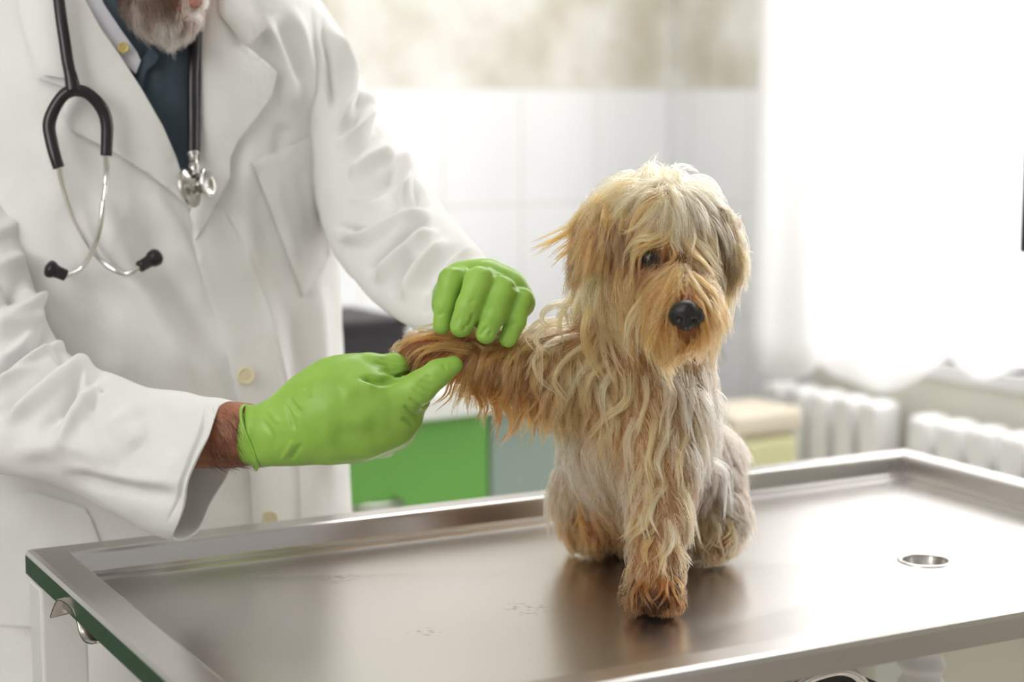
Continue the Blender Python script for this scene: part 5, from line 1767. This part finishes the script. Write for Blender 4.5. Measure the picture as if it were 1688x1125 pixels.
# groomed locks of the face, crown, chest and legs: (points px, colour, root width px, strands, lift mm)
CREAM, PALE, TAN, GOLD, RUST, BROWN, ASH, WHITE = (234, 204, 160), (242, 224, 192), (220, 178, 126), (208, 156, 100), (194, 138, 84), (152, 104, 62), (150, 132, 108), (242, 236, 222)
LOCKS = [
    # over the ear roots and ear tips
    ([(1050, 318), (1010, 322), (982, 340), (962, 372)], TAN, 17, 60, 9), ([(1040, 326), (1016, 338), (1006, 362), (1000, 400)], GOLD, 14, 60, 8), ([(1050, 330), (1030, 346), (1024, 380), (1018, 420)], TAN, 13, 60, 8), ([(1025, 318), (990, 326), (958, 352), (938, 385)], CREAM, 15, 60, 8),
    ([(1000, 335), (960, 360), (925, 385), (886, 400)], GOLD, 14, 60, 6), ([(985, 345), (945, 375), (915, 392), (892, 404)], TAN, 13, 60, 6), ([(985, 360), (950, 392), (925, 410), (908, 424)], RUST, 13, 55, 6), ([(990, 375), (960, 410), (940, 432), (930, 452)], ASH, 13, 55, 6),
    ([(1000, 380), (980, 420), (962, 448), (956, 470)], ASH, 13, 55, 6), ([(1008, 385), (996, 430), (986, 462), (984, 486)], (140, 116, 90), 13, 55, 6), ([(1016, 380), (1012, 425), (1004, 460), (1004, 488)], (150, 120, 92), 12, 55, 6), ([(1000, 355), (990, 400), (978, 440)], TAN, 10, 45, 7), ([(1012, 365), (1006, 410), (1000, 450)], GOLD, 9, 45, 7),
    ([(1024, 360), (1028, 410), (1022, 452)], (120, 100, 78), 9, 45, 5),
    ([(1180, 340), (1200, 352), (1210, 385), (1214, 420)], CREAM, 13, 55, 7), ([(1186, 350), (1208, 375), (1218, 405), (1234, 412)], (176, 168, 150), 10, 40, 5), ([(1204, 380), (1216, 420), (1218, 455), (1210, 478)], (150, 134, 110), 10, 45, 5), ([(1210, 400), (1222, 432), (1222, 462)], ASH, 9, 40, 4), ([(1200, 420), (1204, 455), (1198, 485)], RUST, 9, 40, 5),
    # brows falling over the eyes
    ([(1106, 384), (1090, 396), (1068, 404), (1050, 416)], GOLD, 10, 50, 9), ([(1060, 404), (1052, 420), (1050, 440)], (120, 86, 54), 8, 40, 7), ([(1096, 384), (1072, 398), (1050, 420), (1044, 450)], TAN, 11, 50, 9), ([(1078, 386), (1056, 404), (1042, 430), (1040, 470)], TAN, 11, 50, 8), ([(1104, 404), (1097, 424), (1094, 440)], (120, 84, 52), 7, 30, 7),
    ([(1130, 392), (1146, 410), (1164, 430), (1176, 456)], (190, 164, 126), 12, 55, 9), ([(1140, 385), (1162, 408), (1178, 436), (1186, 466)], CREAM, 12, 55, 9), ([(1122, 400), (1138, 424), (1154, 442), (1168, 466)], (176, 148, 108), 11, 55, 8), ([(1150, 380), (1172, 410), (1180, 445)], TAN, 11, 50, 9), ([(1136, 405), (1154, 428), (1162, 452)], (156, 126, 90), 10, 45, 8),
    # crown, swept from the parting
    ([(1060, 300), (1040, 288), (1022, 292), (1006, 304)], CREAM, 20, 60, 3), ([(1130, 305), (1156, 296), (1172, 306), (1182, 326)], PALE, 20, 60, 4), ([(1145, 320), (1176, 326), (1196, 352)], PALE, 18, 60, 4), ([(1045, 300), (1010, 302), (980, 322), (962, 345)], CREAM, 19, 70, 4),
    ([(1090, 300), (1076, 284), (1058, 280), (1044, 290)], PALE, 20, 60, 3), ([(1098, 300), (1108, 282), (1126, 280), (1142, 290)], PALE, 20, 60, 3), ([(1094, 306), (1092, 282), (1098, 270)], PALE, 20, 60, 2), ([(1080, 306), (1070, 284), (1078, 272)], PALE, 18, 60, 2), ([(1110, 306), (1122, 286), (1120, 274)], PALE, 18, 60, 2),
    ([(1070, 312), (1028, 312), (990, 335), (960, 350), (935, 372)], CREAM, 17, 80, 6), ([(1075, 322), (1040, 325), (1005, 348), (985, 385)], TAN, 15, 60, 7), ([(1085, 316), (1050, 330), (1022, 352), (1010, 372)], CREAM, 14, 60, 8),
    ([(1090, 330), (1062, 345), (1040, 375), (1034, 402)], TAN, 13, 60, 7), ([(1098, 335), (1078, 352), (1052, 380), (1032, 392), (1022, 390)], CREAM, 12, 55, 9),
    ([(1100, 345), (1090, 362), (1062, 385), (1040, 415), (1038, 452)], TAN, 11, 50, 9), ([(1104, 352), (1098, 380), (1080, 395), (1052, 402), (1036, 420)], CREAM, 11, 50, 10), ([(1108, 360), (1108, 385), (1100, 402), (1082, 410)], TAN, 10, 45, 9),
    ([(1112, 340), (1116, 370), (1112, 400), (1122, 425)], PALE, 11, 50, 8), ([(1122, 335), (1134, 365), (1140, 400), (1134, 430)], PALE, 11, 50, 8), ([(1130, 330), (1152, 352), (1166, 385), (1168, 420)], PALE, 13, 60, 8),
    ([(1140, 335), (1170, 355), (1190, 390), (1196, 430)], PALE, 13, 60, 8), ([(1150, 335), (1186, 360), (1204, 400), (1206, 440)], PALE, 13, 60, 7), ([(1126, 360), (1140, 392), (1160, 412), (1180, 440)], CREAM, 11, 50, 9),
    ([(1118, 372), (1128, 402), (1148, 428), (1172, 452)], (196, 172, 134), 11, 50, 9), ([(1112, 380), (1112, 410), (1104, 430), (1088, 440)], GOLD, 10, 45, 8),
    # bridge and muzzle, parting over the nose
    ([(1112, 430), (1098, 444), (1078, 462), (1060, 490)], (188, 156, 116), 10, 50, 6), ([(1116, 440), (1106, 462), (1084, 482), (1066, 520), (1062, 556)], GOLD, 11, 60, 7), ([(1120, 455), (1106, 478), (1090, 510), (1084, 550), (1072, 584)], GOLD, 11, 60, 7),
    ([(1122, 470), (1108, 492), (1098, 525), (1096, 562)], TAN, 10, 55, 7), ([(1124, 482), (1112, 500), (1104, 530), (1108, 560)], RUST, 9, 45, 6), ([(1108, 448), (1080, 472), (1050, 510), (1034, 552)], TAN, 11, 55, 7), ([(1100, 456), (1066, 488), (1042, 530), (1040, 575)], CREAM, 11, 55, 6),
    ([(1128, 440), (1140, 462), (1152, 480)], (200, 180, 146), 10, 45, 6), ([(1132, 462), (1150, 478), (1166, 506), (1172, 545)], TAN, 10, 55, 7), ([(1134, 474), (1152, 496), (1164, 532), (1168, 566)], GOLD, 10, 55, 7), ([(1134, 484), (1150, 504), (1158, 536), (1160, 560)], RUST, 9, 45, 6),
    ([(1140, 455), (1166, 476), (1184, 512), (1190, 556)], GOLD, 11, 55, 7), ([(1150, 462), (1180, 486), (1196, 520), (1196, 570)], TAN, 11, 55, 6), ([(1128, 440), (1122, 470), (1124, 500)], (196, 176, 142), 8, 36, 5), ([(1118, 436), (1118, 468), (1128, 498)], (186, 160, 122), 8, 36, 5),
    ([(1100, 548), (1092, 572), (1096, 594)], GOLD, 11, 50, 5), ([(1116, 552), (1114, 574), (1122, 590)], GOLD, 11, 50, 5), ([(1150, 550), (1152, 570), (1160, 584)], RUST, 10, 45, 5), ([(1178, 545), (1186, 570), (1182, 590)], TAN, 10, 45, 5), ([(1080, 540), (1066, 570), (1072, 600)], TAN, 11, 50, 6),
    ([(1118, 486), (1108, 502), (1106, 530)], (150, 108, 66), 8, 36, 9), ([(1124, 484), (1116, 498), (1112, 514)], (128, 90, 54), 7, 30, 10), ([(1140, 486), (1152, 500), (1158, 528)], (160, 116, 70), 8, 36, 9), ([(1132, 478), (1130, 494), (1124, 506)], (120, 84, 52), 6, 26, 11), ([(1136, 480), (1142, 496), (1148, 508)], (132, 94, 58), 6, 26, 11),
    ([(1108, 540), (1114, 556), (1126, 566)], RUST, 8, 36, 6), ([(1152, 544), (1150, 560), (1140, 572)], RUST, 8, 36, 6),
    # cheek
    ([(1030, 440), (1018, 480), (1012, 530), (1022, 570)], TAN, 14, 70, 6), ([(1000, 470), (990, 520), (996, 570), (1010, 600)], CREAM, 15, 70, 6), ([(970, 470), (950, 520), (952, 570), (972, 610)], CREAM, 15, 70, 6), ([(1045, 470), (1034, 520), (1030, 570), (1040, 605)], TAN, 14, 70, 7),
    ([(985, 480), (968, 540), (982, 590), (1000, 620)], TAN, 14, 70, 8), ([(1060, 500), (1044, 540), (1046, 590), (1060, 620)], GOLD, 13, 60, 7), ([(950, 480), (930, 520), (936, 560)], CREAM, 14, 60, 5), ([(1015, 500), (1004, 550), (1016, 600), (1030, 626)], CREAM, 13, 60, 9),
    ([(1205, 460), (1204, 500), (1196, 540)], CREAM, 12, 55, 5), ([(1195, 470), (1200, 515), (1198, 560)], GOLD, 11, 50, 5),
    # curls at the shoulder
    ([(935, 500), (905, 505), (890, 522), (898, 540)], PALE, 13, 60, 8), ([(930, 530), (895, 535), (876, 560), (890, 580)], CREAM, 14, 60, 8), ([(950, 550), (910, 560), (880, 590), (892, 622), (920, 640)], PALE, 13, 60, 10), ([(960, 570), (930, 590), (910, 620), (930, 650)], CREAM, 13, 60, 10),
    ([(980, 590), (950, 620), (935, 650), (920, 665)], PALE, 12, 55, 10), ([(1000, 600), (985, 640), (960, 665), (935, 672)], CREAM, 12, 55, 10),
    # bib
    ([(1010, 610), (1000, 650), (1020, 690), (1012, 730)], PALE, 14, 65, 9), ([(1035, 620), (1036, 660), (1022, 700), (1030, 745)], CREAM, 14, 65, 9), ([(1060, 620), (1066, 660), (1052, 700), (1062, 740)], CREAM, 13, 60, 9), ([(985, 625), (970, 670), (980, 712), (972, 745)], CREAM, 14, 60, 9),
    ([(1085, 625), (1096, 665), (1086, 705), (1096, 745)], PALE, 13, 60, 8), ([(1110, 625), (1124, 665), (1118, 700), (1130, 740)], WHITE, 13, 60, 8), ([(1140, 625), (1156, 660), (1152, 700), (1164, 735)], WHITE, 13, 60, 7), ([(1160, 640), (1176, 680), (1180, 720)], WHITE, 13, 60, 6),
    ([(1050, 690), (1038, 730), (1050, 770), (1042, 800)], PALE, 12, 55, 10), ([(1010, 700), (990, 735), (1000, 775), (990, 800)], CREAM, 13, 55, 9), ([(1075, 700), (1086, 740), (1070, 775), (1084, 805)], CREAM, 12, 55, 10), ([(1105, 710), (1116, 745), (1100, 780), (1116, 810)], PALE, 12, 55, 9),
    ([(960, 690), (942, 730), (950, 770)], CREAM, 13, 55, 7), ([(1130, 720), (1140, 760), (1128, 800)], CREAM, 12, 50, 8), ([(950, 660), (925, 690), (905, 700)], TAN, 10, 45, 6),
    # supporting leg
    ([(1070, 800), (1050, 830), (1062, 865), (1048, 890)], CREAM, 12, 55, 8), ([(1095, 800), (1098, 840), (1084, 872), (1096, 905)], PALE, 12, 55, 9), ([(1118, 800), (1128, 840), (1118, 880), (1132, 915)], CREAM, 12, 50, 8), ([(1075, 850), (1050, 880), (1046, 905), (1060, 925)], CREAM, 11, 50, 9),
    ([(1095, 860), (1108, 900), (1090, 930), (1078, 925)], PALE, 11, 50, 9), ([(1110, 870), (1122, 905), (1116, 940)], CREAM, 11, 50, 7), ([(1070, 890), (1056, 920), (1066, 945)], TAN, 11, 50, 7), ([(1090, 900), (1094, 935), (1086, 965)], CREAM, 11, 50, 7), ([(1060, 780), (1036, 810), (1040, 850)], CREAM, 11, 45, 6),
    ([(1062, 955), (1048, 975), (1044, 1000)], BROWN, 8, 40, 4), ([(1074, 958), (1068, 980), (1070, 1004)], BROWN, 8, 40, 4), ([(1088, 958), (1088, 982), (1092, 1005)], BROWN, 8, 40, 4), ([(1102, 956), (1110, 978), (1112, 1002)], BROWN, 8, 40, 4), ([(1110, 952), (1122, 974), (1124, 994)], RUST, 8, 40, 4),
    # thighs and hind feet
    ([(955, 780), (938, 820), (946, 860), (938, 885)], TAN, 14, 55, 6), ([(985, 800), (972, 840), (982, 875)], GOLD, 13, 50, 6), ([(940, 810), (926, 850), (936, 885)], GOLD, 12, 50, 5), ([(1005, 800), (1000, 840), (1012, 870)], CREAM, 12, 50, 6), ([(965, 830), (958, 865), (966, 893)], RUST, 12, 50, 5),
    ([(1165, 760), (1178, 800), (1170, 840), (1180, 870)], WHITE, 13, 55, 6), ([(1185, 790), (1205, 830), (1216, 870), (1222, 888)], WHITE, 13, 55, 5), ([(1150, 800), (1156, 840), (1148, 880)], (150, 146, 142), 11, 45, 5), ([(1195, 830), (1210, 860), (1226, 880)], WHITE, 13, 50, 5), ([(1172, 850), (1182, 885), (1172, 908)], CREAM, 12, 50, 5),
    ([(1160, 860), (1150, 890), (1160, 912)], CREAM, 12, 45, 5), ([(1180, 740), (1192, 770), (1190, 800)], (140, 137, 134), 10, 40, 5), ([(1200, 860), (1212, 890), (1200, 908)], TAN, 11, 45, 4),
    # raised leg: paw and wet fringe
    ([(760, 562), (720, 556), (685, 560), (658, 578)], RUST, 11, 60, 5), ([(770, 575), (725, 572), (690, 585), (676, 606)], GOLD, 11, 60, 6), ([(745, 585), (715, 592), (695, 610)], BROWN, 10, 50, 5), ([(800, 560), (760, 552), (715, 550), (690, 558)], GOLD, 9, 45, 5), ([(830, 565), (800, 566), (780, 552), (748, 548)], CREAM, 7, 30, 8),
    ([(770, 600), (748, 628), (740, 655), (722, 672)], BROWN, 6, 22, 5), ([(785, 605), (768, 640), (762, 668)], BROWN, 7, 26, 5), ([(795, 605), (785, 640), (800, 672), (792, 690)], (132, 92, 50), 7, 26, 5), ([(815, 610), (812, 650), (822, 690), (812, 720)], BROWN, 8, 30, 5), ([(835, 615), (830, 660), (842, 695), (836, 716)], RUST, 8, 30, 5),
    ([(850, 620), (858, 660), (846, 700), (828, 722)], BROWN, 8, 30, 5), ([(868, 620), (864, 665), (872, 705), (862, 722)], RUST, 8, 30, 5), ([(885, 625), (888, 670), (882, 712)], BROWN, 8, 28, 5), ([(905, 630), (910, 680), (902, 720)], GOLD, 8, 28, 5), ([(925, 640), (920, 690), (928, 730)], TAN, 8, 28, 5),
    ([(780, 590), (800, 620), (784, 650), (760, 660)], GOLD, 9, 40, 6), ([(820, 590), (836, 625), (824, 660), (800, 676)], GOLD, 10, 40, 7), ([(860, 595), (850, 630), (864, 664), (850, 690)], TAN, 10, 40, 8), ([(900, 600), (884, 630), (896, 670), (880, 696)], TAN, 11, 45, 9), ([(930, 610), (914, 650), (930, 690), (918, 712)], CREAM, 11, 45, 9),
    ([(840, 580), (815, 590), (800, 612)], GOLD, 9, 40, 6), ([(880, 575), (850, 585), (832, 610)], TAN, 10, 40, 7), ([(915, 575), (880, 585), (862, 610)], CREAM, 10, 40, 8),
]
allv, allq = [dv], [dq]
for ev_, eq_ in EARS:
    allq.append(np.asarray(eq_) + sum(len(a) for a in allv)); allv.append(ev_)
lock_bvh = bvh_of(np.concatenate(allv), np.concatenate(allq))
Gs, cs, ws, ns = [], [], [], []
for pts, colr, wpx, n_, lift in LOCKS:
    if pts[0][1] > 590 and pts[0][0] > 925 and len(pts) > 2:
        # chest and leg tufts: loose, each leaning its own way
        a_, b_ = np.array(pts[0], float), np.array(pts[-1], float)
        ang = RNG.normal(0, .22); b_ = a_ + (b_ - a_) @ np.array([[math.cos(ang), math.sin(ang)], [-math.sin(ang), math.cos(ang)]]) * RNG.uniform(.7, 1.0)
        q_ = np.linspace(0, 1, len(pts))[:, None]
        st_ = a_ + (b_ - a_) * q_
        nrm_ = np.array([-(b_ - a_)[1], (b_ - a_)[0]]) * RNG.choice([-1, 1]) * RNG.uniform(.04, .2)
        pts = st_ * .75 + .25 * np.array(pts, float) + nrm_ * np.sin(q_ * math.pi * RNG.uniform(.7, 1.6))
    sp = spline([(x, y, 0) for x, y in pts], 16)
    g = []
    last = None
    for i, (x, y, _) in enumerate(sp):
        r = C(x, y, 1.0); r /= np.linalg.norm(r)
        h = lock_bvh.ray_cast(Vector((0, 0, 0)), Vector(r))
        if h[0] is not None and (last is None or abs(h[0][2] - last) < .03):
            dep = h[0][2]
        else:
            dep = last if last is not None else 1.70
        if last is not None:
            dep = last + np.clip(dep - last, -.006, .006)
        last = dep
        lf_ = lift * .001 * min(1, .15 + 1.3 * i / 15)
        g.append(C(x, y, dep - lf_))
    g = np.array(g)
    g[:, 2] = np.convolve(np.r_[[g[0, 2]] * 2, g[:, 2], [g[-1, 2]] * 2], np.ones(5) / 5, 'valid')
    for q in range(3):
        gg = g + RNG.normal(0, .0022, 3) * np.array([1, 1, .4]) + np.linspace(0, 1, len(g))[:, None] * RNG.normal(0, .0035, 3) * np.array([1, 1, .3])
        Gs.append(gg); cs.append(boost(lin(colr)) * RNG.uniform(.82, 1.1)); ws.append(wpx * 1.7 / F * (.34, .44, .54)[q]); ns.append(n_)
Gs = np.array(Gs); cs = np.array(cs); ws = np.array(ws)
nmean = 22
S = lock_strands(Gs, ws, ws * .10, nmean, .16)
lc = np.repeat(cs * (1 + RNG.normal(0, .07, (len(cs), 1))), nmean, 0) * (1 + RNG.normal(0, .22, (len(cs) * nmean, 1)))
make_hair('groomed_locks', clamp_tray(S), np.clip(lc, .004, .97), .00023, .00007, M['fur'], dog)
# fine flyaway hairs
p, nn = sample_surface(dv, dq, 2600)
px = PX(p)
k_ = ~(in_face_gap(px, nn[:, 2]) | (W(p)[:, 2] < TRAY_Z + .01))
p, nn = p[k_], nn[k_]
col, d3, ln_h, cu = groom(p, nn)
Pt = grow(p, nn, d3, ln_h * 1.05, cu * 1.6, k=14, clump=1, lift=.9, spread=.5)
make_hair('flyaway_hair', clamp_tray(Pt), np.clip(strand_colour(col, p), 0, 1), .00009, .00004, M['fur'], dog)

# ------------------------------------------------------------------ beard and arm hair of the person
def body_patch_roots(poly, n, bvh):
    poly = np.asarray(poly, float)
    lo, hi = poly.min(0), poly.max(0)
    out, nr = [], []
    while len(out) < n:
        q = lo + RNG.random((4000, 2)) * (hi - lo)
        q = q[inside_poly(q, poly)]
        for x, y in q[: n - len(out)]:
            r = C(x, y, 1.0); r /= np.linalg.norm(r)
            h = bvh.ray_cast(Vector((0, 0, 0)), Vector(r))
            if h[0] is not None:
                out.append(np.array(h[0])); nr.append(np.array(h[1]))
    nr = np.array(nr)
    nr[nr[:, 2] > 0] *= -1
    return np.array(out), nr


BEARD = [(150, -90), (178, -60), (188, -20), (196, 10), (210, 34), (236, 54), (268, 64), (300, 66), (325, 56), (340, 30), (350, 5), (352, -22), (330, -22), (345, 2), (340, 8), (322, 12), (304, 9), (296, 0), (318, -14), (290, -20), (262, -20), (235, -40), (205, -80)]
p, nn = body_patch_roots(BEARD, 13000, body_bvh)
px = PX(p)
dr = np.stack([np.interp(px[:, 0], [180, 260, 340], [.25, .15, -.1]), np.ones(len(p)), -.35 * np.ones(len(p))], 1)
Pt = grow(p, nn, dr, np.full(len(p), .017), np.full(len(p), .3), k=7, lift=.4, clump=7, clump_amt=.55, lenvar=.3, spread=.35)
gm_ = np.clip(.5 + .9 * vnoise(p * 45, 51) + RNG.normal(0, .3, len(p)) + np.interp(px[:, 1], [-40, 20, 50], [-.5, -.1, .5]), 0, 1)[:, None]
bc = np.array(lin((66, 48, 38))) * (1 - gm_) + np.array(lin((186, 178, 166))) * gm_
make_hair('beard', Pt, np.clip(bc, .01, .95), .00020, .00009, M['beard'], person)
bp_, bn_ = sample_surface(bv, bq, 90000)
bx_ = PX(bp_)
hk_ = (bx_[:, 1] < -128) & (bp_[:, 2] < 2.2) | ((bx_[:, 1] < -40) & (bp_[:, 2] > 2.01) & (bx_[:, 1] > -260) & (abs(bx_[:, 0] - 255) < 140))
hk_ &= bx_[:, 1] > -330
bp_, bn_ = bp_[hk_][:9000], bn_[hk_][:9000]
Pt = grow(bp_, bn_, np.tile([-.5, .5, .6], (len(bp_), 1)), np.full(len(bp_), .028), np.full(len(bp_), .3), k=7, lift=.4, clump=8, clump_amt=.5)
gm_ = RNG.random((len(bp_), 1)) * .6
make_hair('hair', Pt, np.array(lin((64, 48, 40))) * (1 - gm_) + np.array(lin((150, 142, 134))) * gm_, .00022, .0001, M['beard'], person)
for BR in ([(278, -126), (300, -134), (322, -124), (322, -117), (300, -125), (280, -118)], [(334, -124), (352, -132), (372, -124), (370, -117), (352, -124), (336, -118)]):
    p, nn = body_patch_roots(BR, 350, body_bvh)
    Pt = grow(p, nn, np.tile([.6, -.2, 0], (len(p), 1)), np.full(len(p), .010), np.full(len(p), .2), k=6, lift=.3, clump=1, spread=.2)
    make_hair('eyebrow', Pt, np.tile(lin((70, 54, 44)), (len(p), 1)), .00018, .00008, M['beard'], person)
ARM = [(344, 668), (405, 668), (420, 772), (336, 778)]
p, nn = body_patch_roots(ARM, 1300, body_bvh)
dr = np.tile([.45, .8, -.1], (len(p), 1))
Pt = grow(p, nn, dr, np.full(len(p), .013), np.full(len(p), .5), k=7, lift=.28, clump=1, spread=.4)
make_hair('arm_hair', Pt, np.tile(lin((44, 28, 22)), (len(p), 1)), .00011, .00005, M['beard'], person)
